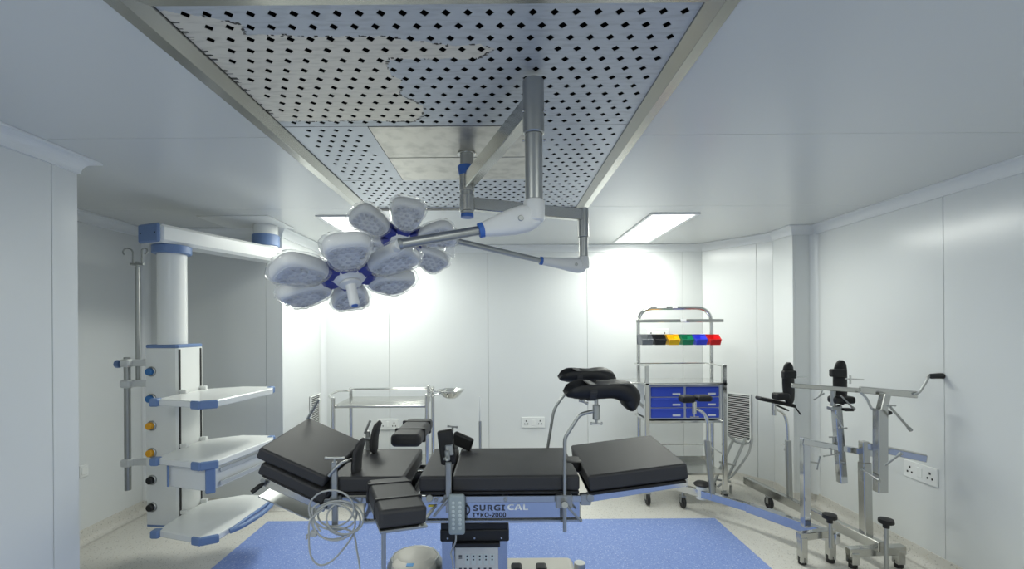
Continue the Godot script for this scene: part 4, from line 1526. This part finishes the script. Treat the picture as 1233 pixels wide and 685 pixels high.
func boot(t: Node3D, a: Vector3, h: float, lean: float) -> void:
	# upright sole with ankle cuff and a heel plate
	var s := MB.new()
	var rings: Array = []
	for k in 15:
		var q := 0.5 - 0.5 * cos(PI * k / 14)
		var hw: float = 0.047 * (1.0 + 0.15 * sin(q * PI)) * sqrt(max(0.01, 1.0 - pow(abs(q * 2 - 1), 5)))
		var c := a + Vector3(lean * q, h * q, 0)
		var ring := PackedVector3Array()
		for j in 16:
			var an := TAU * j / 16
			ring.append(c + Vector3(cos(an) * hw, 0, sin(an) * 0.022 - 0.012 * sin(q * PI)))
		rings.append(ring)
	s.loft(rings)
	part("boot_sole", s, M.black_foam, t)

func traction_frames() -> void:
	var S: Material = M.steel
	# frame standing nearer: long floor bar, post, cross arm
	var t := thing("traction_frame", "steel traction frame whose floor bar starts under the drawer trolley", "traction frame", P(990, 690, 3.4))
	var b := MB.new()
	b.bar(P(816, 586, 4.46), P(944, 623, 3.74), 0.045, 0.07, 0.004)
	part("floor_bar", b, M.steel_mirror, t)
	var b1 := MB.new()
	b1.bar(P(900, 610.5, 3.96), P(1010, 649, 3.35), 0.056, 0.08, 0.004)
	part("outer_bar", b1, M.steel_mirror, t)
	caster(t, P(822, 592, 4.42), 0.06, M.steel_satin)
	var u := MB.new()
	var fd := 3.36
	u.bar(P(961, 646, fd), P(1004, 640, fd + 0.02), 0.05, 0.055, 0.004)
	u.bar(P(966, 646, fd), P(966, 676, fd), 0.05, 0.055, 0.004)
	u.bar(P(1000, 641, fd + 0.02), P(1000, 672, fd + 0.02), 0.05, 0.055, 0.004)
	part("stand_foot", u, S, t)
	for q in [P(966, 672, fd), P(1000, 670, fd + 0.02)]:
		var c := MB.new()
		c.cyl(Vector3(q.x, 0.001, q.z), Vector3(q.x, q.y + 0.02, q.z), 0.028, 16, 0.006)
		part("foot_pad", c, M.black_rubber, t)
	var sc := MB.new()
	sc.cyl(P(1000, 660, 3.3), P(1000, 624, 3.3), 0.012, 14)
	part("clamp_screw", sc, M.steel_satin, t)
	var kb := MB.new()
	kb.lathe([Vector2(0, -0.02), Vector2(0.02, -0.02), Vector2(0.022, 0.008), Vector2(0.044, 0.012), Vector2(0.049, 0.022), Vector2(0.046, 0.042), Vector2(0.02, 0.047), Vector2(0, 0.047)], P(999, 626, 3.3), Vector3.UP, 10)
	part("clamp_knob", kb, M.black_rubber, t)
	# knob post on the bar beside the trolley
	var k2 := MB.new()
	k2.cyl(P(845, 600, 4.3), P(845, 584, 4.3), 0.052, 18)
	part("bar_socket", k2, M.white_enamel, t)
	var k3 := MB.new()
	k3.lathe([Vector2(0, 0), Vector2(0.07, 0), Vector2(0.076, 0.012), Vector2(0.055, 0.03), Vector2(0.02, 0.036), Vector2(0, 0.036)], P(845, 584, 4.3), Vector3.UP, 12)
	part("bar_knob", k3, M.black_rubber, t)
	# knee rest on its bent rod
	var kr := MB.new()
	kr.bar(P(858, 600, 4.2), P(851, 530, 4.2), 0.042, 0.042, 0.004)
	part("rest_post", kr, M.steel_satin, t)
	var kq := MB.new()
	kq.tube(bend([P(852, 535, 4.2), P(852, 505, 4.2), P(846, 495, 4.2), P(837, 492, 4.2)], 0.05), 0.014, 12)
	kq.cyl(P(836, 498, 4.2), P(836, 483, 4.2), 0.02, 14)
	t_screw(kq, P(836, 498, 4.2), Vector3.DOWN, 0.03, 0.03)
	part("rest_rod", kq, M.chrome, t)
	var kp := MB.new()
	kp.rbox(P(827, 480, 4.2), Vector3(0.13, 0.07, 0.12), 0.03, 3)
	kp.rbox(P(846, 479, 4.2), Vector3(0.14, 0.055, 0.13), 0.025, 3)
	part("rest_pad", kp, M.black_foam, t)
	# upright and cross arm
	var d1 := 3.5
	var up := MB.new()
	up.bar(P(970, 634, d1), P(969, 527, d1), 0.052, 0.052, 0.004)
	part("upright", up, M.steel_mirror, t)
	var hz := MB.new()
	hz.bar(P(965, 531, d1), P(1058, 547, 3.42), 0.05, 0.045, 0.004)
	part("cross_arm", hz, M.steel_mirror, t)
	for a in [[P(975, 556, d1 - 0.02), Vector3(1, -0.1, 0.2), 0.06, 0.045, Vector3(0.1, 1, 0.2)], [P(1001, 540, 3.44), Vector3(-0.3, -0.8, 0.4), 0.05, 0.05, Vector3(1, 0.15, 0)], [P(1003, 534, 3.47), Vector3.UP, 0.05, 0.02, Vector3.RIGHT]]:
		var cs := MB.new()
		t_screw(cs, a[0], a[1].normalized(), a[2], a[3], a[4].normalized())
		part("clamp_handle", cs, M.steel_satin, t)
	# sliding post with boot
	var v1 := MB.new()
	v1.bar(P(1014, 581, 3.46), P(1007, 488, 3.46), 0.054, 0.054, 0.004)
	part("slide_post", v1, M.steel_mirror, t)
	var f1 := MB.new()
	f1.cyl(P(1003, 490, 3.46), P(1003, 470, 3.46), 0.018)
	f1.box(P(1004, 491, 3.46), Vector3(0.07, 0.03, 0.06), 0.004)
	t_screw(f1, P(1006, 500, 3.43), Vector3(0.3, -0.85, 0.3).normalized(), 0.1, 0.02)
	part("boot_stem", f1, M.steel_satin, t)
	boot(t, P(1013, 487, 3.5), 0.34, 0.0)
	var cf := MB.new()
	cf.rbox(P(1013, 481, 3.47), Vector3(0.16, 0.055, 0.1), 0.02, 3)
	cf.rbox(P(1009, 449, 3.46), Vector3(0.115, 0.06, 0.045), 0.012, 2)
	cf.rbox(P(1020, 493, 3.44), Vector3(0.07, 0.02, 0.06), 0.008, 2)
	part("boot_strap", cf, M.black_foam, t)
	var bs := MB.new()
	bs.tube([P(1018, 456, 3.44), P(1040, 457, 3.44)], 0.005, 8)
	bs.tube([P(1024, 452, 3.44), P(1024, 462, 3.44)], 0.006, 8)
	part("boot_screw", bs, M.chrome, t)
	# frame standing by the side wall
	var w := thing("traction_frame", "steel traction frame standing along the wall with crank and foot boots", "traction frame", P(1060, 690, 3.3))
	var c2 := MB.new()
	c2.bar(P(898, 578, 4.66), P(1062, 659, 3.25), 0.056, 0.075, 0.004)
	part("floor_bar", c2, S, w)
	caster(w, P(926, 597, 4.38), 0.06, M.steel_satin)
	var gd := 3.3
	var g := MB.new()
	g.bar(P(1021, 664, gd), P(1088, 661, gd), 0.055, 0.06, 0.004)
	g.bar(P(1027, 664, gd), P(1027, 678, gd), 0.055, 0.07, 0.004)
	g.bar(P(1082, 661, gd), P(1082, 678, gd), 0.055, 0.06, 0.004)
	part("stand_foot", g, S, w)
	for q in [P(1027, 676, gd), P(1082, 676, gd)]:
		var c := MB.new()
		c.cyl(Vector3(q.x, 0.001, q.z), Vector3(q.x, q.y + 0.02, q.z), 0.028, 16, 0.006)
		part("foot_pad", c, M.black_rubber, w)
	var s2 := MB.new()
	s2.cyl(P(1067, 690, 3.22), P(1067, 628, 3.22), 0.013, 14)
	part("clamp_screw", s2, M.steel_satin, w)
	var n2 := MB.new()
	n2.lathe([Vector2(0, -0.02), Vector2(0.02, -0.02), Vector2(0.022, 0.008), Vector2(0.044, 0.012), Vector2(0.049, 0.022), Vector2(0.046, 0.042), Vector2(0.02, 0.047), Vector2(0, 0.047)], P(1067, 632, 3.22), Vector3.UP, 10)
	part("clamp_knob", n2, M.black_rubber, w)
	var u2 := MB.new()
	u2.bar(P(1043, 650, 3.4), P(1041, 556, 3.4), 0.062, 0.062, 0.004)
	u2.bar(P(1041, 560, 3.4), P(1040, 531, 3.4), 0.05, 0.05, 0.004)
	part("upright", u2, S, w)
	var h2 := MB.new()
	h2.bar(P(1036, 535, 3.42), P(1116, 552, 3.2), 0.05, 0.05, 0.004)
	part("cross_arm", h2, S, w)
	var v2 := MB.new()
	v2.bar(P(1060, 592, 3.26), P(1060, 492, 3.26), 0.07, 0.06, 0.004)
	v2.bar(P(1061, 496, 3.26), P(1066, 474, 3.26), 0.05, 0.05, 0.004)
	part("slide_post", v2, S, w)
	var tb := MB.new()
	tb.bar(P(953, 464, 3.5), P(1037, 470, 3.38), 0.034, 0.034, 0.004)
	tb.bar(P(1035, 469, 3.38), P(1104, 475, 3.24), 0.046, 0.048, 0.004)
	part("top_bar", tb, S, w)
	var cr := MB.new()
	cr.tube(bend([P(1100, 475, 3.22), P(1107, 473, 3.2), P(1117, 457, 3.2), P(1117, 453, 3.2), P(1124, 453, 3.2)], 0.02), 0.008, 10)
	part("crank", cr, M.steel_satin, w)
	var ch := MB.new()
	ch.tube([P(1119, 453, 3.2), P(1121, 453, 3.2), P(1132, 452.5, 3.2), P(1141, 453, 3.2), P(1142.5, 453, 3.2)], [0.012, 0.018, 0.02, 0.021, 0.01], 14)
	part("crank_grip", ch, M.black_rubber, w)
	var c3 := MB.new()
	c3.tube(bend([P(1036, 472, 3.34), P(1044, 480, 3.32), P(1049, 492, 3.3), P(1055, 495, 3.28)], 0.02), 0.008, 10)
	part("clamp_crank", c3, M.steel_satin, w)
	for a in [[P(990, 470, 3.42), Vector3(-0.6, -0.7, 0.3), 0.06, 0.035, Vector3(0.8, 0.5, 0)], [P(1068, 488, 3.2), Vector3(0.2, 0.1, 1), 0.03, 0.02, Vector3.RIGHT]]:
		var cs := MB.new()
		t_screw(cs, a[0], a[1].normalized(), a[2], a[3], a[4].normalized())
		part("clamp_handle", cs, M.steel_satin, w)
	for a in [[P(1072, 490, 3.18), P(1094, 515, 3.18), 0.008], [P(1066, 560, 3.2), P(1082, 548, 3.14), 0.007], [P(1012, 476, 3.42), P(1026, 490, 3.42), 0.006], [P(1037, 565, 3.36), P(1056, 577, 3.2), 0.007]]:
		var cs := MB.new()
		cs.tube([a[0], a[1]], a[2], 10)
		cs.tube([a[1], a[1] + (a[1] - a[0]).normalized() * 0.025], a[2] * 1.6, 10)
		part("clamp_lever", cs, M.steel_satin, w)
	var kg := MB.new()
	kg.tube([P(1054, 494, 3.28), P(1058, 495, 3.28), P(1068, 497, 3.27), P(1073, 497, 3.27)], [0.012, 0.02, 0.022, 0.012], 12)
	part("clamp_grip", kg, M.black_rubber, w)
	# boot on a bent rod
	var rp := MB.new()
	rp.bar(P(951, 605, 4.16), P(949, 530, 4.16), 0.04, 0.04, 0.004)
	part("boot_post", rp, M.steel_satin, w)
	var rr := MB.new()
	rr.tube(bend([P(949, 536, 4.16), P(948, 510, 4.16), P(944, 496, 4.16), P(932, 492, 4.16)], 0.06), 0.013, 12)
	rr.cyl(P(932, 500, 4.16), P(932, 484, 4.16), 0.02, 12)
	t_screw(rr, P(943, 534, 4.14), Vector3(-0.2, 0, 1).normalized(), 0.05, 0.04, Vector3(0.2, 1, 0).normalized())
	part("boot_rod", rr, M.chrome, w)
	boot(w, P(951, 487, 4.0), 0.37, -0.01)
	var fp := MB.new()
	fp.bar(P(912, 479, 4.1), P(955, 488, 4.05), 0.12, 0.03, 0.008)
	fp.rbox(P(940, 477, 4.0), Vector3(0.12, 0.06, 0.1), 0.02, 3)
	fp.rbox(P(950, 451, 3.98), Vector3(0.115, 0.07, 0.05), 0.014, 2)
	fp.bar(P(956, 488, 4.0), P(964, 499, 3.98), 0.05, 0.01, 0.003)
	fp.bar(P(935, 488, 4.0), P(949, 494, 3.98), 0.05, 0.015, 0.004)
	part("boot_strap", fp, M.black_foam, w)
	var bs2 := MB.new()
	bs2.tube([P(958, 454, 3.96), P(972, 454, 3.96)], 0.005, 8)
	part("boot_screw", bs2, M.chrome, w)

# ---------------------------------------------------------------- drawer trolley
func drug_trolley() -> void:
	var zf := 4.5
	var zr := 4.9
	var x0 := P(779, 500, zf).x
	var x1 := P(872, 500, zf).x
	var t := thing("drawer_trolley", "steel trolley with six blue drawers and arched rail of coloured bins", "trolley", Vector3((x0 + x1) / 2, 0, -4.7))
	var C: Material = M.chrome
	var topy := P(779, 440, zf).y
	for x in [x0, x1]:
		var p := MB.new()
		p.box(Vector3(x, (topy + 0.14) / 2, -zf), Vector3(0.04, topy - 0.14, 0.04), 0.004)
		part("front_leg", p, C, t)
		caster(t, Vector3(x, 0.16, -zf), 0.06, M.steel_satin)
	var ay := P(812, 371, zr).y
	var rx0 := P(769, 460, zr).x
	var rx1 := P(857, 460, zr).x
	var ar := MB.new()
	ar.tube(bend([Vector3(rx0, 0.14, -zr), Vector3(rx0, ay, -zr), Vector3(rx1, ay, -zr), Vector3(rx1, 0.14, -zr)], 0.17, 10), 0.02, 14)
	part("arch_frame", ar, C, t)
	for x in [rx0, rx1]:
		caster(t, Vector3(x, 0.16, -zr), 0.06, M.steel_satin)
	var sg := MB.new()
	sg.box(P(797, 370, zr - 0.03), Vector3(0.1, 0.02, 0.012), 0.002)
	sg.box(P(813, 370, zr - 0.03), Vector3(0.05, 0.018, 0.012), 0.002)
	part("arch_label", sg, M.paper_white, t)
	var br := MB.new()
	br.bar(P(766, 386.5, zr - 0.03), P(871, 386, zr - 0.03), 0.02, 0.034, 0.003)
	part("accessory_rail", br, M.steel, t)
	var bp := MB.new()
	bp.box(P(823, 386, zr - 0.046), Vector3(0.06, 0.03, 0.004), 0.001)
	part("rail_label", bp, M.paper_white, t)
	var r2 := MB.new()
	r2.bar(P(769, 404, zr - 0.025), P(860, 404, zr - 0.025), 0.012, 0.03, 0.002)
	part("bin_rail", r2, M.steel, t)
	# bins: open trays hung on the rail
	var names := ["grey", "black", "yellow", "green", "blue", "red"]
	var xs := [776.5, 792, 808, 824.5, 840.5, 857]
	for k in 6:
		var c := P(xs[k], 409, 4.72)
		var o := thing("storage_bin", "small open %s plastic bin hung on the trolley's arched rail" % names[k], "storage bin", c - Vector3(0, 0.05, 0), "storage bins on the trolley rail")
		var mb := MB.new()
		var hw := 0.058
		var hh := 0.052
		mb.box(c + Vector3(0, -hh + 0.003, 0), Vector3(hw * 1.66, 0.005, 0.16), 0.001)
		mb.box(c + Vector3(0, 0.0, -0.08), Vector3(hw * 2, hh * 2, 0.005), 0.001)
		mb.bar(c + Vector3(0, -hh, 0.078), c + Vector3(0, 0.0, 0.094), hw * 1.78, 0.005, 0.001, Vector3.BACK)
		mb.box(c + Vector3(0, 0.004, 0.094), Vector3(hw * 2.0, 0.008, 0.012), 0.002)
		for s in [-1.0, 1.0]:
			var sd := MB.new()
			mb.tri(c + Vector3(s * hw * 0.86, -hh, 0.08), c + Vector3(s * hw * 0.86, -hh, -0.08), c + Vector3(s * hw, hh, -0.08), Vector3(s, 0, 0))
			mb.tri(c + Vector3(s * hw * 0.86, -hh, 0.08), c + Vector3(s * hw, hh, -0.08), c + Vector3(s * hw, 0.0, 0.094), Vector3(s, 0, 0))
			mb.tri(c + Vector3(s * hw, 0.0, 0.094), c + Vector3(s * hw, hh, -0.08), c + Vector3(s * hw, hh, 0.03), Vector3(s, 0, 0))
			mb.bar(c + Vector3(s * hw, hh, -0.08), c + Vector3(s * hw, hh, 0.03), 0.008, 0.006, 0.001)
		part("tray", mb, M["bin_" + names[k]], o)
		var hk := MB.new()
		hk.box(c + Vector3(0, 0.035, -0.115), Vector3(0.06, 0.02, 0.07), 0.002)
		part("hook", hk, M["bin_" + names[k]], o)
	# worktop with low gallery rails
	var wy := P(779, 461, zf).y
	var wt := MB.new()
	wt.box(Vector3((x0 + x1) / 2, wy - 0.012, -4.7), Vector3(x1 - x0 + 0.05, 0.025, 0.44), 0.004)
	part("worktop", wt, C, t)
	var gr := MB.new()
	var gy := topy - 0.012
	gr.tube([Vector3(x0, gy, -zf), Vector3(x0, gy, -zr)], 0.007, 8)
	gr.tube([Vector3(x1, gy, -zf), Vector3(x1, gy, -zr)], 0.007, 8)
	gr.tube([Vector3(x0, gy, -zr + 0.0), Vector3(x1, gy, -zr)], 0.007, 8)
	part("gallery_rail", gr, C, t)
	var ss := MB.new()
	ss.box(P(754, 459, 4.68), Vector3(0.24, 0.018, 0.34), 0.003)
	part("side_shelf", ss, C, t)
	var sb := MB.new()
	sb.bar(P(744, 461, 4.68), P(777, 492, 4.68), 0.012, 0.03, 0.002)
	part("shelf_strut", sb, M.steel, t)
	# drawer block
	var dy1: float = P(779, 463, zf).y - 0.012
	var dy0: float = P(779, 505.5, zf).y
	var bx0 := x0 + 0.02
	var bx1 := x1 - 0.02
	var bk := MB.new()
	bk.box(Vector3((bx0 + bx1) / 2, (dy0 + dy1) / 2, -4.7), Vector3(bx1 - bx0, dy1 - dy0, 0.36), 0.004)
	part("drawer_cabinet", bk, M.cabinet_grey, t)
	var cw := (bx1 - bx0 - 0.075) / 2
	var rh := (dy1 - dy0 - 0.05) / 3
	for r in 3:
		for c in 2:
			var cx := bx0 + 0.025 + cw / 2 + c * (cw + 0.025)
			var cy := dy1 - 0.015 - rh / 2 - r * (rh + 0.01)
			var dr := MB.new()
			dr.box(Vector3(cx, cy, -4.517), Vector3(cw, rh, 0.022), 0.005)
			dr.box(Vector3(cx, cy + rh * 0.36, -4.504), Vector3(cw * 0.96, 0.012, 0.012), 0.003)
			var d := part("drawer", dr, M.drawer_blue, t)
			var lb := MB.new()
			lb.box(Vector3(cx + cw * 0.27, cy - rh * 0.22, -4.505), Vector3(cw * 0.24, 0.018, 0.004), 0.001)
			part("label_holder", lb, M.paper_white, d)
	var un := MB.new()
	un.box(Vector3((x0 + x1) / 2, dy0 - 0.02, -4.7), Vector3(x1 - x0, 0.022, 0.42), 0.003)
	part("under_tray", un, C, t)
	var ls := MB.new()
	ls.box(Vector3((x0 + x1) / 2, 0.3, -4.7), Vector3(x1 - x0, 0.02, 0.42), 0.003)
	ls.box(Vector3((x0 + x1) / 2, 0.335, -4.9), Vector3(x1 - x0, 0.06, 0.008), 0.002)
	part("lower_shelf", ls, M.steel, t)
	var lr := MB.new()
	lr.tube([Vector3(x0, 0.49, -zr), Vector3(x1, 0.49, -zr)], 0.007, 8)
	for x in [x0, x1]:
		lr.tube([Vector3(x, 0.49, -zf), Vector3(x, 0.49, -zr)], 0.007, 8)
	part("lower_rail", lr, C, t)

# ---------------------------------------------------------------- furniture along the back
func back_furniture() -> void:
	# instrument table with bowl ring
	var zf := 4.5
	var zr := 5.1
	var t := thing("instrument_trolley", "long steel instrument trolley with guard rails under the lamp heads", "trolley", Vector3(-1.15, 0, -4.8))
	var fx0 := P(401, 490, zf).x
	var fx1 := P(514, 490, zf).x
	var ty: float = P(460, 488, zf).y
	var bx0 := P(415, 480, zr).x + 0.07
	var bx1 := P(521, 480, zr).x
	for a in [[fx0, zf, 478], [fx1, zf, 475], [bx0, zr, 467], [bx1, zr, 466]]:
		var p := MB.new()
		var y1: float = P(CX, a[2], a[1]).y
		p.cyl(Vector3(a[0], 0.14, -a[1]), Vector3(a[0], y1, -a[1]), 0.019, 16)
		p.lathe([Vector2(0.019, 0), Vector2(0.022, 0.004), Vector2(0.02, 0.018), Vector2(0.008, 0.026), Vector2(0, 0.027)], Vector3(a[0], y1 - 0.01, -a[1]), Vector3.UP, 14)
		part("leg", p, M.chrome, t)
		caster(t, Vector3(a[0], 0.16, -a[1]), 0.06, M.steel_satin)
	var shape := PackedVector2Array([Vector2(fx0, -zf), Vector2(fx1, -zf), Vector2(bx1, -zr), Vector2(bx0, -zr)])
	for y in [ty, 0.35]:
		var tp := MB.new()
		tp.prism(shape, y - 0.025, y, 0.005)
		part("shelf_top", tp, M.steel, t)
	var gr := MB.new()
	var ry: float = P(460, 468, zr).y
	gr.tube([Vector3(bx0, ry, -zr), Vector3(bx1, ry, -zr)], 0.012, 10)
	gr.tube([Vector3(fx1, ry - 0.02, -zf), Vector3(bx1, ry - 0.02, -zr)], 0.01, 10)
	gr.tube(bend([Vector3(fx0, ry - 0.02, -zf), Vector3(fx0 - 0.09, ry + 0.0, -zf - 0.1), Vector3(bx0 - 0.09, ry, -zr + 0.1), Vector3(bx0, ry - 0.02, -zr)], 0.12), 0.012, 10)
	part("guard_rail", gr, M.chrome, t)
	var rg := MB.new()
	var bc := P(543, 471, 4.85)
	for k in 24:
		var a0 := TAU * k / 24
		var a1 := TAU * (k + 1) / 24
		rg.tube([bc + Vector3(cos(a0), 0, sin(a0)) * 0.125, bc + Vector3(cos(a1), 0, sin(a1)) * 0.125], 0.006, 6)
	rg.tube([P(516, 471.5, 4.85), bc - Vector3(0.125, 0, 0)], 0.008, 8)
	rg.tube([P(516, 478, 4.85), bc - Vector3(0.1, 0.02, 0)], 0.008, 8)
	rg.cyl(P(516, 484, 4.85), P(516, 464, 4.85), 0.018, 12)
	part("bowl_ring", rg, M.chrome, t)
	var bw := MB.new()
	bw.lathe([Vector2(0.0, -0.075), Vector2(0.05, -0.074), Vector2(0.085, -0.055), Vector2(0.118, -0.012), Vector2(0.142, 0.012), Vector2(0.15, 0.013), Vector2(0.142, 0.016), Vector2(0.116, -0.008), Vector2(0.083, -0.05), Vector2(0.05, -0.07), Vector2(0.0, -0.071)], bc, Vector3.UP, 32)
	var bowl := thing("steel_bowl", "shallow steel bowl in the ring of the instrument trolley", "bowl", bc - Vector3(0, 0.075, 0))
	part("bowl", bw, M.chrome, bowl)
	# slim stand pole behind the table
	var sx := P(578, 500, 4.95)
	var st := thing("stand_pole", "slim telescopic steel pole standing behind the operating table", "stand", Vector3(sx.x, 0, -4.95))
	var sp := MB.new()
	sp.cyl(Vector3(sx.x, 0.06, -4.95), Vector3(sx.x, P(578, 507, 4.95).y, -4.95), 0.015, 14)
	part("lower_tube", sp, M.steel_satin, st)
	var s2 := MB.new()
	s2.cyl(Vector3(sx.x, P(578, 507, 4.95).y, -4.95), Vector3(sx.x, P(578, 477, 4.95).y, -4.95), 0.011, 14)
	part("upper_tube", s2, M.white_plastic, st)
	var sb := MB.new()
	sb.lathe([Vector2(0, 0.002), Vector2(0.18, 0.002), Vector2(0.18, 0.02), Vector2(0.05, 0.045), Vector2(0.02, 0.07), Vector2(0, 0.07)], Vector3(sx.x, 0, -4.95), Vector3.UP, 28)
	part("foot", sb, M.steel_satin, st)
	# folded bracket frame leaning by the corner grille
	var lf := thing("folded_steel_frame", "folded steel bracket frame with a curved loop leaning under the corner grille", "metal frame", P(880, 590, 4.75))
	var fm := MB.new()
	for o in [0.0, 14.0]:
		fm.bar(P(858 + o, 585, 4.8), P(884 + o, 527, 4.85), 0.03, 0.016, 0.003)
	fm.tube(bend([P(876, 522, 4.86), P(886, 533, 4.84), P(900, 535, 4.84), P(906, 526, 4.84), P(902, 545, 4.8), P(884, 571, 4.76), P(864, 586, 4.72)], 0.05), 0.011, 10)
	fm.bar(P(862, 577, 4.8), P(880, 580, 4.76), 0.02, 0.02, 0.003)
	fm.bar(P(866, 556, 4.82), P(886, 560, 4.8), 0.02, 0.02, 0.003)
	part("frame", fm, M.steel_satin, lf)
	var lg := MB.new()
	for px in [860, 880]:
		var q := P(px, 584, 4.78)
		lg.cyl(Vector3(q.x, 0.004, q.z), q, 0.014, 12)
	part("leg", lg, M.steel_satin, lf)

# ---------------------------------------------------------------- wall fittings
func socket(label: String, at: Vector3, nrm: Vector3, wd: float, ht: float, kind: String) -> void:
	var o := thing("wall_socket" if kind != "switch" else "wall_switch", label, "socket" if kind != "switch" else "switch", at)
	var right := Vector3.UP.cross(nrm).normalized()
	var xf := Transform3D(Basis(right, Vector3.UP, nrm), at)
	var p := MB.new()
	p.xf = xf
	p.box(Vector3(0, 0, 0.006), Vector3(wd, ht, 0.012), 0.003)
	part("plate", p, M.white_plastic, o)
	if kind == "switch":
		var r := MB.new()
		r.xf = xf
		r.box(Vector3(0, 0, 0.013), Vector3(wd * 0.6, ht * 0.6, 0.006), 0.002)
		part("rocker", r, M.white_enamel, o)
		return
	for s in [-1.0, 1.0]:
		var cx: float = s * wd * 0.3
		var h := MB.new()
		h.xf = xf
		h.box(Vector3(cx, ht * 0.14, 0.0125), Vector3(0.013, 0.016, 0.003), 0.0)
		h.box(Vector3(cx - 0.018, -ht * 0.14, 0.0125), Vector3(0.011, 0.014, 0.003), 0.0)
		h.box(Vector3(cx + 0.018, -ht * 0.14, 0.0125), Vector3(0.011, 0.014, 0.003), 0.0)
		part("pin_holes", h, M.slot_black, o)
	var r := MB.new()
	r.xf = xf
	r.box(Vector3(0, 0, 0.0135), Vector3(wd * 0.15, ht * 0.55, 0.006), 0.002)
	part("rocker", r, M.white_enamel, o)

func grille(label: String, at: Vector3, nrm: Vector3, wd: float, ht: float, count: int) -> void:
	var g := thing("wall_grille", label, "air grille", at)
	var right := Vector3.UP.cross(nrm).normalized()
	var xf := Transform3D(Basis(right, Vector3.UP, nrm), at)
	var bk := MB.new()
	bk.xf = xf
	bk.box(Vector3(0, 0, 0.003), Vector3(wd, ht, 0.004), 0.0)
	part("backing", bk, M.slot_black, g)
	var fr := MB.new()
	fr.xf = xf
	for s in [-1.0, 1.0]:
		fr.box(Vector3(s * (wd / 2 - 0.008), 0, 0.012), Vector3(0.016, ht, 0.018), 0.003)
		fr.box(Vector3(0, s * (ht / 2 - 0.008), 0.012), Vector3(wd - 0.034, 0.016, 0.018), 0.003)
	part("frame", fr, M.white_enamel, g)
	for k in count:
		var s := MB.new()
		var y := -ht / 2 + 0.03 + (ht - 0.06) * k / (count - 1)
		s.xf = xf * Transform3D(Basis(Vector3.RIGHT, 0.2), Vector3(0, y, 0.014))
		s.box(Vector3.ZERO, Vector3(wd - 0.036, 0.007, 0.006), 0.001)
		part("slat", s, M.white_enamel, g)

func wall_fittings() -> void:
	var zb := -5.44
	var a := P(642, 508.5, 5.43)
	socket("white double socket plate on the back wall above the operating table", Vector3(a.x, a.y, zb), Vector3.BACK, 0.275, 0.125, "socket")
	var b := P(467, 511, 5.43)
	socket("white double socket plate on the back wall under the instrument trolley top", Vector3(b.x, b.y, zb), Vector3.BACK, 0.25, 0.125, "socket")
	var c := P(792, 403, 5.43)
	socket("white socket plate on the back wall behind the coloured bins", Vector3(c.x, c.y, zb), Vector3.BACK, 0.27, 0.14, "socket")
	var d := P(1108, 569, 3.37)
	socket("white double socket plate on the side wall beside the traction frames", Vector3(3.1, d.y, -3.37), Vector3.LEFT, 0.27, 0.13, "socket")
	var e := P(98, 567, 3.77)
	socket("small white switch plate on the recess wall past the pendant", Vector3(-3.45, e.y, -3.77), Vector3.RIGHT, 0.08, 0.1, "switch")
	var t := 0.54
	var n := Vector3(-0.63, 0, 0.47).normalized()
	grille("white slatted air grille low on the chamfered corner wall", Vector3(2.41 + 0.47 * t, 0.745, -(5.44 - 0.63 * t)), n, 0.27, 0.52, 22)
	grille("white slatted air grille low on the duct wall behind the head pad", Vector3(-2.12, 0.745, -5.2), Vector3.RIGHT, 0.27, 0.52, 22)
